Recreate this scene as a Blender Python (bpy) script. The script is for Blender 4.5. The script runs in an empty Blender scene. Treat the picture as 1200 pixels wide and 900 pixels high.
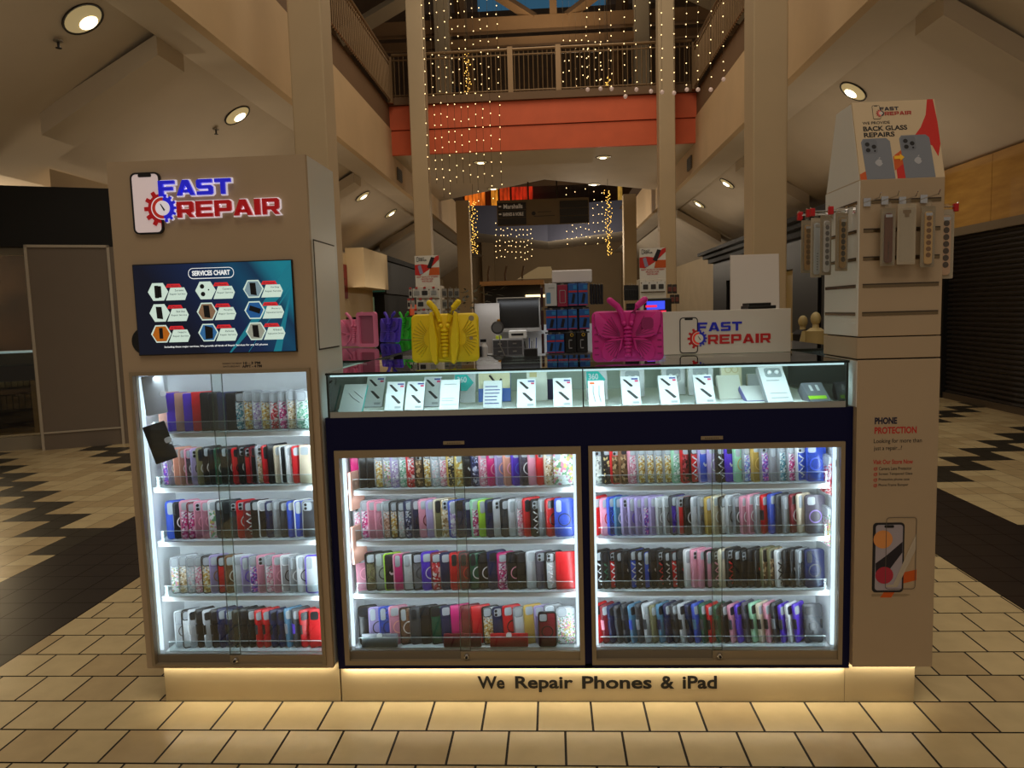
import bpy, bmesh, math, random
from mathutils import Vector, Matrix
random.seed(7)
sc = bpy.context.scene
COL = sc.collection
PI = math.pi
# ---------------------------------------------------------------- camera
F, YAW, PITCH, ROLL, CH = 858.2, -0.05723, -0.09806, -0.02941, 1.516
_cy, _sy, _cp, _sp = math.cos(YAW), math.sin(YAW), math.cos(PITCH), math.sin(PITCH)
FW = Vector((_sy*_cp, _cy*_cp, _sp)); _r0 = Vector((_cy, -_sy, 0)); _u0 = _r0.cross(FW)
RT = math.cos(ROLL)*_r0 + math.sin(ROLL)*_u0; UP = -math.sin(ROLL)*_r0 + math.cos(ROLL)*_u0
CAM = Vector((0, 0, CH))
cd = bpy.data.cameras.new('camera'); cam = bpy.data.objects.new('camera', cd); COL.objects.link(cam)
cd.sensor_width = 36; cd.lens = F*36/1200; cd.clip_end = 200; cd.clip_start = .05
M = Matrix((RT, UP, -FW)).transposed().to_4x4(); M.translation = CAM
cam.matrix_world = M
sc.camera = cam
def ray(px, py): return FW + (px-600)/F*RT + (450-py)/F*UP
def at(px, py, Y):
    d = ray(px, py); return CAM + d*(Y/d.y)
def atz(px, py, z):
    d = ray(px, py); return CAM + d*((z-CH)/d.z)
# ---------------------------------------------------------------- materials
MATS = {}
def s2l(c):
    return tuple(((v/255)/12.92 if v/255 <= .04045 else ((v/255+.055)/1.055)**2.4) for v in c)
def mat(name, rgb, rough=.5, metal=0, emit=0, alpha=1, spec=.5, ecol=None):
    if name in MATS: return MATS[name]
    m = bpy.data.materials.new(name); m.use_nodes = True; MATS[name] = m
    b = m.node_tree.nodes['Principled BSDF']; c = s2l(rgb)
    b.inputs['Base Color'].default_value = (*c, 1); b.inputs['Roughness'].default_value = rough
    b.inputs['Metallic'].default_value = metal; b.inputs['Specular IOR Level'].default_value = spec
    if emit:
        b.inputs['Emission Color'].default_value = (*(s2l(ecol) if ecol else c), 1); b.inputs['Emission Strength'].default_value = emit
    if alpha < 1: b.inputs['Alpha'].default_value = alpha
    return m
def noisy(name, rgb, amt=.12, scale=6, rough=.5, metal=0, rgb2=None, bump=0, stretch=(1, 1, 1), spec=.5):
    m = mat(name, rgb, rough, metal, spec=spec); nt = m.node_tree
    if nt.nodes.get('nz'): return m
    b = nt.nodes['Principled BSDF']
    tc = nt.nodes.new('ShaderNodeTexCoord'); mp = nt.nodes.new('ShaderNodeMapping'); mp.inputs['Scale'].default_value = stretch
    n = nt.nodes.new('ShaderNodeTexNoise'); n.name = 'nz'; n.inputs['Scale'].default_value = scale; n.inputs['Detail'].default_value = 5
    r = nt.nodes.new('ShaderNodeValToRGB'); c = s2l(rgb); c2 = s2l(rgb2) if rgb2 else tuple(v*(1-amt*2) for v in c)
    r.color_ramp.elements[0].position = .3; r.color_ramp.elements[1].position = .7
    r.color_ramp.elements[0].color = (*c2, 1); r.color_ramp.elements[1].color = (*c, 1)
    L = nt.links.new; L(tc.outputs['Object'], mp.inputs[0]); L(mp.outputs[0], n.inputs['Vector']); L(n.outputs['Fac'], r.inputs[0]); L(r.outputs[0], b.inputs['Base Color'])
    if bump:
        bp = nt.nodes.new('ShaderNodeBump'); bp.inputs['Strength'].default_value = bump; L(n.outputs['Fac'], bp.inputs['Height']); L(bp.outputs[0], b.inputs['Normal'])
    return m
def glass(name='clear_glass', tint=(250, 254, 252), refl=1.0, ior=1.45, rough=.0):
    if name in MATS: return MATS[name]
    m = bpy.data.materials.new(name); m.use_nodes = True; MATS[name] = m; nt = m.node_tree
    nt.nodes.remove(nt.nodes['Principled BSDF']); out = nt.nodes['Material Output']
    t = nt.nodes.new('ShaderNodeBsdfTransparent'); t.inputs[0].default_value = (*s2l(tint), 1)
    g = nt.nodes.new('ShaderNodeBsdfGlossy'); g.inputs['Roughness'].default_value = rough; g.inputs[0].default_value = (refl, refl, refl, 1)
    f = nt.nodes.new('ShaderNodeFresnel'); f.inputs[0].default_value = ior
    x = nt.nodes.new('ShaderNodeMixShader'); L = nt.links.new
    L(f.outputs[0], x.inputs[0]); L(t.outputs[0], x.inputs[1]); L(g.outputs[0], x.inputs[2]); L(x.outputs[0], out.inputs[0])
    return m
def glitter(name, cols, scale=160, rough=.3, bottom=True):
    """flakes: a cell texture in the given colours, thinning out to a clear-looking upper part"""
    if name in MATS: return MATS[name]
    m = mat(name, (200, 200, 205), rough); nt = m.node_tree; b = nt.nodes['Principled BSDF']; L = nt.links.new
    tc = nt.nodes.new('ShaderNodeTexCoord'); v = nt.nodes.new('ShaderNodeTexVoronoi'); v.inputs['Scale'].default_value = scale
    sep = nt.nodes.new('ShaderNodeSeparateColor'); r = nt.nodes.new('ShaderNodeValToRGB'); r.color_ramp.interpolation = 'CONSTANT'
    el = r.color_ramp.elements; el[0].color = (*s2l(cols[0]), 1); el[1].color = (*s2l(cols[-1]), 1); el[1].position = (len(cols)-1)/len(cols)
    for i in range(1, len(cols)-1):
        e = el.new(i/len(cols)); e.color = (*s2l(cols[i]), 1)
    L(tc.outputs['Object'], v.inputs['Vector']); L(v.outputs['Color'], sep.inputs[0]); L(sep.outputs[0], r.inputs[0])
    if bottom:
        sx = nt.nodes.new('ShaderNodeSeparateXYZ'); L(tc.outputs['Object'], sx.inputs[0])
        ad = nt.nodes.new('ShaderNodeMath'); ad.operation = 'MULTIPLY_ADD'; ad.inputs[1].default_value = .055; L(sep.outputs[1], ad.inputs[0]); L(sx.outputs[2], ad.inputs[2])
        gt = nt.nodes.new('ShaderNodeMath'); gt.operation = 'GREATER_THAN'; gt.inputs[1].default_value = .128; L(ad.outputs[0], gt.inputs[0])
        mx = nt.nodes.new('ShaderNodeMix'); mx.data_type = 'RGBA'; L(gt.outputs[0], mx.inputs[0]); L(r.outputs[0], mx.inputs[6]); mx.inputs[7].default_value = (*s2l((196, 200, 205)), 1)
        L(mx.outputs[2], b.inputs['Base Color'])
    else: L(r.outputs[0], b.inputs['Base Color'])
    return m
# ---------------------------------------------------------------- mesh building
def rr(w, h, r, n=4, x=0, z=0):
    pts = []
    for cx, cz, a in ((x+w-r, z+h-r, 0), (x+r, z+h-r, 90), (x+r, z+r, 180), (x+w-r, z+r, 270)):
        for i in range(n+1):
            t = math.radians(a+90*i/n); pts.append((cx+r*math.cos(t), cz+r*math.sin(t)))
    return pts
def circ(cx, cz, r, n=24, a0=0, a1=360):
    full = abs(a1-a0) >= 360
    return [(cx+r*math.cos(math.radians(a0+(a1-a0)*i/(n if full else n-1))), cz+r*math.sin(math.radians(a0+(a1-a0)*i/(n if full else n-1)))) for i in range(n)]
def gear(cx, cz, ro, ri, nt, a0=0, a1=360):
    pts = []; step = 360/nt
    for k in range(nt):
        c = k*step
        for da, r in ((-.5, ri), (-.28, ri), (-.2, ro), (.2, ro), (.28, ri)):
            t = math.radians(c+da*step); pts.append((cx+r*math.cos(t), cz+r*math.sin(t)))
    return pts
class MB:
    def __init__(s): s.bm = bmesh.new()
    def box(s, x0, x1, y0, y1, z0, z1, bev=0):
        g = bmesh.ops.create_cube(s.bm, size=1)['verts']
        for v in g: v.co = Vector(((x0+x1)/2+v.co.x*(x1-x0), (y0+y1)/2+v.co.y*(y1-y0), (z0+z1)/2+v.co.z*(z1-z0)))
        if bev:
            es = list({e for v in g for e in v.link_edges}); bmesh.ops.bevel(s.bm, geom=es, offset=bev, segments=2, affect='EDGES', profile=.5)
        return s
    def prism(s, pts, y0, y1, bev=0, fr=None, hole=None):
        """outline in (x,z), running from y0 (front) to y1; fr = (origin, U, V, W) maps (x,z,y) to the world"""
        def P(p, y):
            if fr: return fr[0]+fr[1]*p[0]+fr[2]*p[1]-fr[3]*y
            return Vector((p[0], y, p[1]))
        if len(pts) > 2:
            A = sum(pts[i][0]*pts[(i+1) % len(pts)][1]-pts[(i+1) % len(pts)][0]*pts[i][1] for i in range(len(pts)))
            if A < 0: pts = pts[::-1]
        n = len(pts); nv = s.bm.verts.new
        if hole:
            H = hole if sum(hole[i][0]*hole[(i+1) % n][1]-hole[(i+1) % n][0]*hole[i][1] for i in range(n)) > 0 else hole[::-1]
            a = [nv(P(p, y0)) for p in pts]; b = [nv(P(p, y1)) for p in pts]; c = [nv(P(p, y0)) for p in H]; d = [nv(P(p, y1)) for p in H]
            for i in range(n):
                j = (i+1) % n
                s.bm.faces.new((a[i], a[j], c[j], c[i])); s.bm.faces.new((b[j], b[i], d[i], d[j])); s.bm.faces.new((a[j], a[i], b[i], b[j])); s.bm.faces.new((c[i], c[j], d[j], d[i]))
            return s
        loops = []
        if bev:
            cx = sum(p[0] for p in pts)/n; cz = sum(p[1] for p in pts)/n
            w = max(p[0] for p in pts)-min(p[0] for p in pts); h = max(p[1] for p in pts)-min(p[1] for p in pts)
            ins = [(cx+(p[0]-cx)*(1-2*bev/w), cz+(p[1]-cz)*(1-2*bev/h)) for p in pts]
            seq = ((ins, y0), (pts, y0+bev), (pts, y1-bev if y1-bev > y0+bev else y1), (ins, y1))
        else: seq = ((pts, y0), (pts, y1))
        for q, y in seq: loops.append([nv(P(p, y)) for p in q])
        s.bm.faces.new(loops[0]); s.bm.faces.new(loops[-1][::-1])
        for a, b in zip(loops, loops[1:]):
            for i in range(n):
                j = (i+1) % n; s.bm.faces.new((a[j], a[i], b[i], b[j]))
        return s
    def quad(s, *p): s.bm.faces.new([s.bm.verts.new(Vector(q)) for q in p]); return s
    def poly(s, pts): return s.quad(*pts)
    def tube(s, pts, r, n=8, cap=True):
        pts = [Vector(p) for p in pts]; rs = r if isinstance(r, (list, tuple)) else [r]*len(pts); L = []
        for i, p in enumerate(pts):
            d = (pts[min(i+1, len(pts)-1)]-pts[max(i-1, 0)]).normalized()
            a = Vector((0, 0, 1)) if abs(d.z) < .9 else Vector((1, 0, 0)); u = d.cross(a).normalized(); w = d.cross(u)
            L.append([s.bm.verts.new(p+rs[i]*(u*math.cos(2*PI*k/n)+w*math.sin(2*PI*k/n))) for k in range(n)])
        for a, b in zip(L, L[1:]):
            for k in range(n): s.bm.faces.new((a[k], a[(k+1) % n], b[(k+1) % n], b[k]))
        if cap: s.bm.faces.new(L[0][::-1]); s.bm.faces.new(L[-1])
        return s
    def lathe(s, prof, c, n=24, ax='z'):
        c = Vector(c); L = []
        for r, h in prof:
            if ax == 'z': L.append([s.bm.verts.new(c+Vector((r*math.cos(2*PI*k/n), r*math.sin(2*PI*k/n), h))) for k in range(n)])
            else: L.append([s.bm.verts.new(c+Vector((r*math.cos(2*PI*k/n), h, r*math.sin(2*PI*k/n)))) for k in range(n)])
        for a, b in zip(L, L[1:]):
            for k in range(n): s.bm.faces.new((a[k], a[(k+1) % n], b[(k+1) % n], b[k]))
        s.bm.faces.new(L[0][::-1]); s.bm.faces.new(L[-1]); return s
    def sphere(s, c, r, seg=12, sc3=(1, 1, 1)):
        g = bmesh.ops.create_uvsphere(s.bm, u_segments=seg, v_segments=max(6, seg//2), radius=r)['verts']
        for v in g: v.co = Vector(c)+Vector((v.co.x*sc3[0], v.co.y*sc3[1], v.co.z*sc3[2]))
        return s
    def text(s, body, x, z, w, h, y=0, ext=.0004, bold=.0, fr=None, sp=1.0):
        """lettering fitted into a box whose lower left corner is (x,z); faces -y (or the frame's W)"""
        c = bpy.data.curves.new('t', 'FONT'); c.body = body; c.offset = bold; c.extrude = .01; c.resolution_u = 3; c.space_character = sp
        o = bpy.data.objects.new('t', c); m = bpy.data.meshes.new_from_object(o)
        xs = [v.co.x for v in m.vertices]; zs = [v.co.y for v in m.vertices]
        x0, x1, z0, z1 = min(xs), max(xs), min(zs), max(zs); kz = h/(z1-z0); kx = w/(x1-x0) if w else kz
        for v in m.vertices:
            a, b, d = x+(v.co.x-x0)*kx, z+(v.co.y-z0)*kz, y-(ext if v.co.z > 0 else 0)
            v.co = fr[0]+fr[1]*a+fr[2]*b-fr[3]*d if fr else Vector((a, d, b))
        s.bm.from_mesh(m); bpy.data.objects.remove(o); bpy.data.meshes.remove(m); bpy.data.curves.remove(c); return s
    def xf(s, m): bmesh.ops.transform(s.bm, matrix=m, verts=s.bm.verts); return s
    def mesh(s, name, smooth=False, fix=True):
        if fix: bmesh.ops.recalc_face_normals(s.bm, faces=s.bm.faces)
        me = bpy.data.meshes.new(name); s.bm.to_mesh(me); s.bm.free()
        if smooth:
            for p in me.polygons: p.use_smooth = True
            try: me.set_sharp_from_angle(angle=math.radians(40))
            except Exception: pass
        return me
ROOT = {}
def thing(name, label, cat, loc=(0, 0, 0), rotz=0, group=None):
    o = bpy.data.objects.new(name, None); COL.objects.link(o); o.empty_display_size = .05
    o.location = loc; o.rotation_euler = (0, 0, rotz); o['label'] = label; o['category'] = cat
    if group: o['group'] = group
    ROOT[o.name] = Vector(loc); return o
def part(name, mb, m, parent, local=False, smooth=False, label=None, stuff=False):
    off = Vector((0, 0, 0))
    if not local:
        off = ROOT[parent.name]; mb.xf(Matrix.Translation(-off))
    me = mb.mesh(name, smooth); me.materials.append(m); o = bpy.data.objects.new(name, me); COL.objects.link(o); o.parent = parent
    ROOT[o.name] = Vector(off)
    if label: o['label'] = label
    if stuff: o['kind'] = 'stuff'
    return o
def solo(name, mb, m, label, cat, loc=(0, 0, 0), group=None, smooth=False, local=False):
    if not local: mb.xf(Matrix.Translation(-Vector(loc)))
    me = mb.mesh(name, smooth); me.materials.append(m); o = bpy.data.objects.new(name, me); COL.objects.link(o); o.location = loc
    o['label'] = label; o['category'] = cat; ROOT[o.name] = Vector(loc)
    if group: o['group'] = group
    return o
def struct(name, mb, m, parent=None, smooth=False):
    me = mb.mesh(name, smooth)
    for q in (m if isinstance(m, list) else [m]): me.materials.append(q)
    o = bpy.data.objects.new(name, me); COL.objects.link(o); ROOT[o.name] = Vector((0, 0, 0))
    if parent: o.parent = parent
    else: o['kind'] = 'structure'
    return o
def dup(root, loc, rotz=None, label=None, group=None):
    r = root.copy(); COL.objects.link(r); r.location = loc
    if rotz is not None: r.rotation_euler = (0, 0, rotz)
    if label: r['label'] = label
    if group: r['group'] = group
    for ch in list(root.children):
        c = ch.copy(); COL.objects.link(c); c.parent = r
        for g in ch.children:
            d = g.copy(); COL.objects.link(d); d.parent = c
    return r
def child(name, me, m, parent, stuff=False):
    o = bpy.data.objects.new(name, me); COL.objects.link(o); o.parent = parent
    if m is not None:
        o.material_slots[0].link = 'OBJECT'; o.material_slots[0].material = m
    if stuff: o['kind'] = 'stuff'
    return o
def smesh(name, mb, smooth=False):
    me = mb.mesh(name, smooth); me.materials.append(mat('plain', (128, 128, 128))); return me
def area(name, loc, size, power, col, rot, sy=None):
    l = bpy.data.lights.new(name, 'AREA'); l.energy = power; l.color = col; l.shape = 'RECTANGLE'; l.size = size; l.size_y = sy or size
    o = bpy.data.objects.new(name, l); COL.objects.link(o); o.location = loc; o.rotation_euler = rot; return o
def spot(name, loc, power, col, angle=110, tgt=(0, 0, -1), r=.08):
    l = bpy.data.lights.new(name, 'SPOT'); l.energy = power; l.color = col; l.spot_size = math.radians(angle); l.spot_blend = .8; l.shadow_soft_size = r
    o = bpy.data.objects.new(name, l); COL.objects.link(o); o.location = loc
    o.rotation_euler = Vector(tgt).to_track_quat('-Z', 'Y').to_euler(); return o
def point(name, loc, power, col, r=.1):
    l = bpy.data.lights.new(name, 'POINT'); l.energy = power; l.color = col; l.shadow_soft_size = r
    o = bpy.data.objects.new(name, l); COL.objects.link(o); o.location = loc; return o
BLK = {'F': [[(0,0),(.27,0),(.27,.36),(.88,.36),(.88,.58),(.27,.58),(.27,.78),(1,.78),(1,1),(0,1)]], 'T': [[(.37,0),(.63,0),(.63,.77),(1,.77),(1,1),(0,1),(0,.77),(.37,.77)]],
 'A': [[(0,0),(.25,0),(.5,.70),(.75,0),(1,0),(.66,1),(.34,1)], [(.22,.18),(.78,.18),(.70,.37),(.30,.37)]], 'I': [[(0,0),(1,0),(1,1),(0,1)]],
 'E': [[(0,0),(1,0),(1,.22),(.26,.22),(.26,.40),(.92,.40),(.92,.60),(.26,.60),(.26,.78),(1,.78),(1,1),(0,1)]],
 'P': [[(0,0),(.25,0),(.25,.30),(.90,.30),(1,.40),(1,.90),(.90,1),(0,1),(0,.78),(.74,.78),(.74,.52),(.25,.52),(.25,.78),(0,.78)]],
 'R': [[(0,0),(.25,0),(.25,.30),(.52,.30),(.74,0),(1.02,0),(.78,.31),(.90,.32),(1,.42),(1,.90),(.90,1),(0,1),(0,.78),(.74,.78),(.74,.52),(.25,.52),(.25,.78),(0,.78)]],
 'S': [[(0,0),(.90,0),(1,.10),(1,.50),(.90,.60),(.26,.60),(.26,.78),(.97,.78),(.97,1),(.10,1),(0,.90),(0,.50),(.10,.40),(.74,.40),(.74,.22),(0,.22)]]}
def block_word(mb, s, x, z, w, h, y, ext, grow=0, fr=None):
    """wide heavy lettering for the logo, letters of even width fitted into w x h"""
    ww = [.34 if c == 'I' else 1.12 if c == 'A' else 1 for c in s]; gap = .13; tot = sum(ww)+gap*(len(s)-1); k = w/tot; px = x
    for c, u in zip(s, ww):
        for q in BLK[c]:
            pts = [(px+a*u*k, z+b*h) for a, b in q]
            if grow:
                bm2 = []
                n = len(pts); A = sum(pts[i][0]*pts[(i+1)%n][1]-pts[(i+1)%n][0]*pts[i][1] for i in range(n))
                if A < 0: pts = pts[::-1]
                for i in range(n):
                    a, b, d = Vector(pts[i-1]), Vector(pts[i]), Vector(pts[(i+1)%n]); e1 = (b-a).normalized(); e2 = (d-b).normalized()
                    n1 = Vector((e1.y, -e1.x)); n2 = Vector((e2.y, -e2.x)); m_ = n1+n2
                    m_ = m_/max(.5, m_.length_squared/2) if m_.length > .1 else n1
                    bm2.append(tuple(b+m_*grow))
                pts = bm2
            mb.prism(pts, y-ext, y, fr=fr)
        px += (u+gap)*k
    return mb
ORD = ['first','second','third','fourth','fifth','sixth','seventh','eighth','ninth','tenth','eleventh','twelfth','thirteenth','fourteenth','fifteenth','sixteenth','seventeenth','eighteenth','nineteenth','twentieth']
ORD += ['twenty-'+q for q in ORD[:9]]+['thirtieth']+['thirty-'+q for q in ORD[:9]]+['fortieth']
WARM = (1, .85, .66)
# shared finishes
TAN = noisy('cream_laminate', (184, 162, 134), .03, 3, .38)
WHITE = mat('white_laminate', (225, 225, 222), .35)
INNER = mat('white_interior', (232, 235, 238), .5)
NAVY = mat('navy_laminate', (8, 12, 58), .5, spec=.2)
FRAME = mat('champagne_aluminium', (158, 142, 116), .4, .25)
STEEL = mat('brushed_steel', (170, 168, 162), .3, .9)
CHROME = mat('chrome', (210, 210, 212), .12, 1)
BLACK = mat('black_plastic', (14, 14, 16), .4)
GLASS = glass(); GEDGE = mat('glass_edge', (120, 150, 142), .15, alpha=.5)
LED = mat('led_strip', (225, 240, 255), .5, emit=1.1)
RED = mat('logo_red', (196, 22, 28), .35); BLUE = mat('logo_blue', (30, 38, 200), .35)
INK = mat('black_ink', (20, 20, 26), .5); REDINK = mat('red_ink', (190, 40, 36), .5); ORANGE = mat('orange_ink', (206, 88, 24), .5)
PAPER = mat('white_paper', (228, 222, 212), .5)
WORLD, HALL = .20, .57
# ---------------------------------------------------------------- the mall: floor
T = .2032
def build_floor():
    bm = bmesh.new(); g = .0042
    def q(x0, x1, y0, y1, mi, z=0):
        f = bm.faces.new([bm.verts.new((x, y, z)) for x, y in ((x0, y0), (x1, y0), (x1, y1), (x0, y1))]); f.material_index = mi
    q(-14, 14, -4, 52, 3, -.004)
    y = 2.7235-36*T; k = 0
    LX, RX = (-3.323, -2.510), (2.262, 3.075)
    while y < 26:
        y1 = y+T; ph = -1.614+(T/2 if k % 2 else 0)
        i0 = math.floor((LX[1]-ph)/T)-1
        for i in range(i0, i0+28):                       # middle field, running bond
            a, b = max(ph+i*T, LX[1]), min(ph+(i+1)*T, RX[0])
            if b-a > .01: q(a+g, b-g, y+g, y1-g, 0 if random.random() < .88 else 1)
        for bx in (LX, RX):                              # two dark bands
            for i in range(4): q(bx[0]+i*T+g/2, bx[0]+(i+1)*T-g/2, y+g/2, y1-g/2, 2)
        for sgn, e in ((-1, LX[0]), (1, RX[1])):         # outer fields with zigzags of dark tile
            for i in range(32):
                xa = e+sgn*i*T; xb = xa+sgn*T; a, b = min(xa, xb), max(xa, xb); d = (i+.5)*T; yc = y+T/2; dark = False
                for n in range(-4, 6):
                    dd = d-n*7*T; yy = yc+n*T+(.11 if sgn > 0 else 0)
                    lo = T+2*T*math.floor((yy-4.54)/(2*T)); hi = 2*T*(math.floor((yy-5.16)/(2*T))+1)
                    if min(lo, hi) < dd < max(lo, hi)+.001: dark = True
                q(a+g/2, b-g/2, y+g/2, y1-g/2, 4 if dark else (0 if random.random() < .55 else 1))
        y = y1; k += 1
    me = bpy.data.meshes.new('floor'); bm.to_mesh(me); bm.free()
    for m in (noisy('cream_tile', (206, 186, 142), .06, 9, .27), noisy('sand_tile', (190, 168, 126), .06, 9, .27), noisy('black_tile', (38, 32, 30), .1, 9, .34),
              noisy('tile_grout', (44, 38, 30), .1, 30, .8), noisy('charcoal_tile', (52, 48, 40), .1, 9, .34)): me.materials.append(m)
    o = bpy.data.objects.new('floor', me); COL.objects.link(o); o['kind'] = 'structure'
build_floor()
# ---------------------------------------------------------------- shell
XM = -.135
WALLP = noisy('beige_paint', (196, 176, 144), .05, 1.5, .7); CEILP = noisy('ceiling_paint', (208, 194, 174), .04, 1.2, .8)
FASC = noisy('fascia_paint', (208, 178, 136), .05, 1.2, .7); BROWN = noisy('brown_band', (120, 92, 64), .06, 1.2, .7)
PILL = noisy('pillar_paint', (190, 168, 134), .04, 1.5, .65); CORAL = noisy('coral_panel', (224, 102, 60), .06, 2.2, .6)
DARKB = noisy('dark_brown_wood', (96, 72, 48), .1, 2, .7); TRUSS = noisy('truss_timber', (150, 112, 70), .08, 2, .7)
CHAR = noisy('charcoal_panel', (38, 36, 36), .08, 2, .6); DNAVY = noisy('dark_navy_panel', (15, 15, 22), .08, 2, .5); PITCHB = mat('matte_black', (10, 10, 11), .7)
XF = {-1: XM-3.555, 1: XM+3.545}; XB = {-1: XM-4.18, 1: XM+4.3}; XW = {-1: XM-6.2, 1: XM+6.15}
Y0, Y1, YB = -3.0, 17.6, 30.0
for sd, nm in ((-1, 'left'), (1, 'right')):
    xf, xb, xw = XF[sd], XB[sd], XW[sd]
    mb = MB().box(min(xf, xf+sd*.12), max(xf, xf+sd*.12), Y0, YB, 4.68, 5.88); struct('trim_1' if sd < 0 else 'trim_2', mb, FASC)
    mb = MB().box(min(xf, xf+sd*.1)+sd*.02, max(xf, xf+sd*.1)+sd*.02, Y0, Y1+.3, 5.88, 6.42); struct('trim_3' if sd < 0 else 'trim_4', mb, BROWN)
    # lower gallery ceiling: a flat soffit along the edge, then a slope down to the shop fronts, with cross ribs
    mb = MB().quad((xf+sd*.12, Y0, 4.68), (xf+sd*.12, 42, 4.68), (xb, 42, 4.68), (xb, Y0, 4.68))
    mb.quad((xb, Y0, 4.68), (xb, 42, 4.68), (xb, 42, 4.78), (xb, Y0, 4.78))
    mb.quad((xb, Y0, 4.78), (xb, 42, 4.78), (xw+sd*.3, 42, 3.35), (xw+sd*.3, Y0, 3.35))
    sl = (3.43-4.78)/(abs(xw-xb))
    mb.quad((xw+sd*.3, Y0, 3.35), (xw+sd*.3, 42, 3.35), (xw+sd*7, 42, 3.35), (xw+sd*7, Y0, 3.35))
    for yr in (8.55, 16.7, 25.0):
        w = .3; xe = xb+sd*1.42; ze = 4.78+sl*1.42
        for e in (-w, w): mb.quad((xb, yr+e, 4.70), (xb, yr+e, 4.48), (xe, yr+e, ze-.16), (xe, yr+e, ze+.1))
        mb.quad((xb, yr-w, 4.48), (xb, yr+w, 4.48), (xe, yr+w, ze-.16), (xe, yr-w, ze-.16)); mb.quad((xe, yr-w, ze-.16), (xe, yr+w, ze-.16), (xe, yr+w, ze+.1), (xe, yr-w, ze+.1))
        mb.quad((xb, yr-w, 4.48), (xb, yr+w, 4.48), (xb, yr+w, 4.68), (xb, yr-w, 4.68))
    struct('ceiling_1' if sd < 0 else 'ceiling_2', mb, CEILP)
    # upper gallery floor and back wall
    mb = MB().quad((xf, Y0, 6.42), (xf, 42, 6.42), (xf+sd*4, 42, 6.42), (xf+sd*4, Y0, 6.42)).quad((xf+sd*3.6, Y0, 6.4), (xf+sd*3.6, 42, 6.4), (xf+sd*3.6, 42, 11), (xf+sd*3.6, Y0, 11))
    struct('wall_upper_' + nm, mb, DARKB)
# pillars
n = 0
for yy, half, w in ((9.3, 2.77, .42), (17.0, 2.77, .37), (25.2, 2.80, .44)):
    for sd in (-1, 1):
        x = XM+sd*half; top = 11.2 if yy < 20 else 5.3
        t = thing('pillar', f"square beige pillar on {'left' if sd < 0 else 'right'} of the hall, {['nearest', 'middle', 'farthest'][n//2]} of three in its row", 'pillar', (x, yy, 0), group='pillars along the hall')
        ww = w if sd < 0 else w*.97
        part('shaft', MB().box(x-ww/2, x+ww/2, yy-w/2, yy+w/2, 0, top, .02), PILL, t)
        part('plinth', MB().box(x-ww/2-.03, x+ww/2+.03, yy-w/2-.03, yy+w/2+.03, 0, .25, .01), WALLP, t)
        n += 1
# bridge across the hall
xl, xr = XF[-1]-.02, XF[1]+.02
B = thing('footbridge', 'coral orange footbridge crossing the hall on the upper floor', 'bridge', (XM, Y1, 5.29))
part('upper_panel', MB().box(xl, xr, Y1, Y1+.1, 5.86, 6.40), CORAL, B)
part('lower_panel', MB().box(xl, xr, Y1+.03, Y1+.13, 5.29, 5.84), CORAL, B)
part('groove', MB().box(xl, xr, Y1+.05, Y1+.12, 5.83, 5.87), mat('dark_coral', (110, 34, 18), .7), B)
part('edge_beam', MB().box(xl, xr, Y1-.08, Y1+.14, 6.41, 6.58), BROWN, B)
for sd in (-1, 1):
    x = XM+sd*2.60
    part('bracket', MB().prism([(x+sd*.28, 5.6), (x+sd*.16, 5.75), (x+sd*.06, 6.40), (x+sd*.28, 6.40)], Y1-.12, Y1-.02), BROWN, B)
struct('ceiling_3', MB().quad((xl-.6, Y1+.1, 5.30), (xr+.6, Y1+.1, 5.30), (xr+.6, 24.8, 5.30), (XM, 21.7, 5.30)).quad((xl-.6, Y1+.1, 5.30), (XM, 21.7, 5.30), (xl-.6, 25.6, 5.30), (xl-.7, 25.6, 5.30)), CEILP)
struct('trim_5', MB().quad((XM, 21.7, 5.30), (xr+.6, 24.8, 5.30), (xr+.6, 24.8, 5.9), (XM, 21.7, 5.9)).quad((XM, 21.7, 5.30), (xl-.6, 25.6, 5.30), (xl-.6, 25.6, 5.9), (XM, 21.7, 5.9)), BROWN)
# railings
RAILM = mat('bronze_rail', (140, 112, 78), .4, .4)
bal_me = smesh('baluster', MB().tube([(0, 0, 0), (0, 0, .92)], .013, 6))
def railing(label, a, b, z, nb, posts, h=.98):
    a, b = Vector((*a, z)), Vector((*b, z)); t = thing('balcony_railing', label, 'railing', (a+b)/2, group='upper floor railings')
    up = Vector((0, 0, 1))
    part('handrail', MB().tube([a+up*h, b+up*h], .038, 8), RAILM, t); part('mid_rail', MB().tube([a+up*(h-.12), b+up*(h-.12)], .02, 6), RAILM, t); part('bottom_rail', MB().tube([a+up*.06, b+up*.06], .02, 6), RAILM, t)
    for p in posts:
        c = a.lerp(b, p); part('post', MB().box(c.x-.06, c.x+.06, c.y-.06, c.y+.06, z, z+h+.05), RAILM, t)
    for i in range(nb):
        o = child('baluster', bal_me, RAILM, t); o.location = a.lerp(b, (i+.5)/nb)+up*.02-(a+b)/2
railing('bronze railing with thin balusters along the footbridge', (xl+.1, Y1+.02), (xr-.1, Y1+.02), 6.58, 64, (.40, .56))
railing('bronze railing along the left upper gallery', (XF[-1]+.06, 9.0), (XF[-1]+.06, Y1), 6.42, 74, (.05, .98))
railing('bronze railing along the right upper gallery', (XF[1]-.06, 9.0), (XF[1]-.06, Y1), 6.42, 74, (.05, .98))
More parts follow.
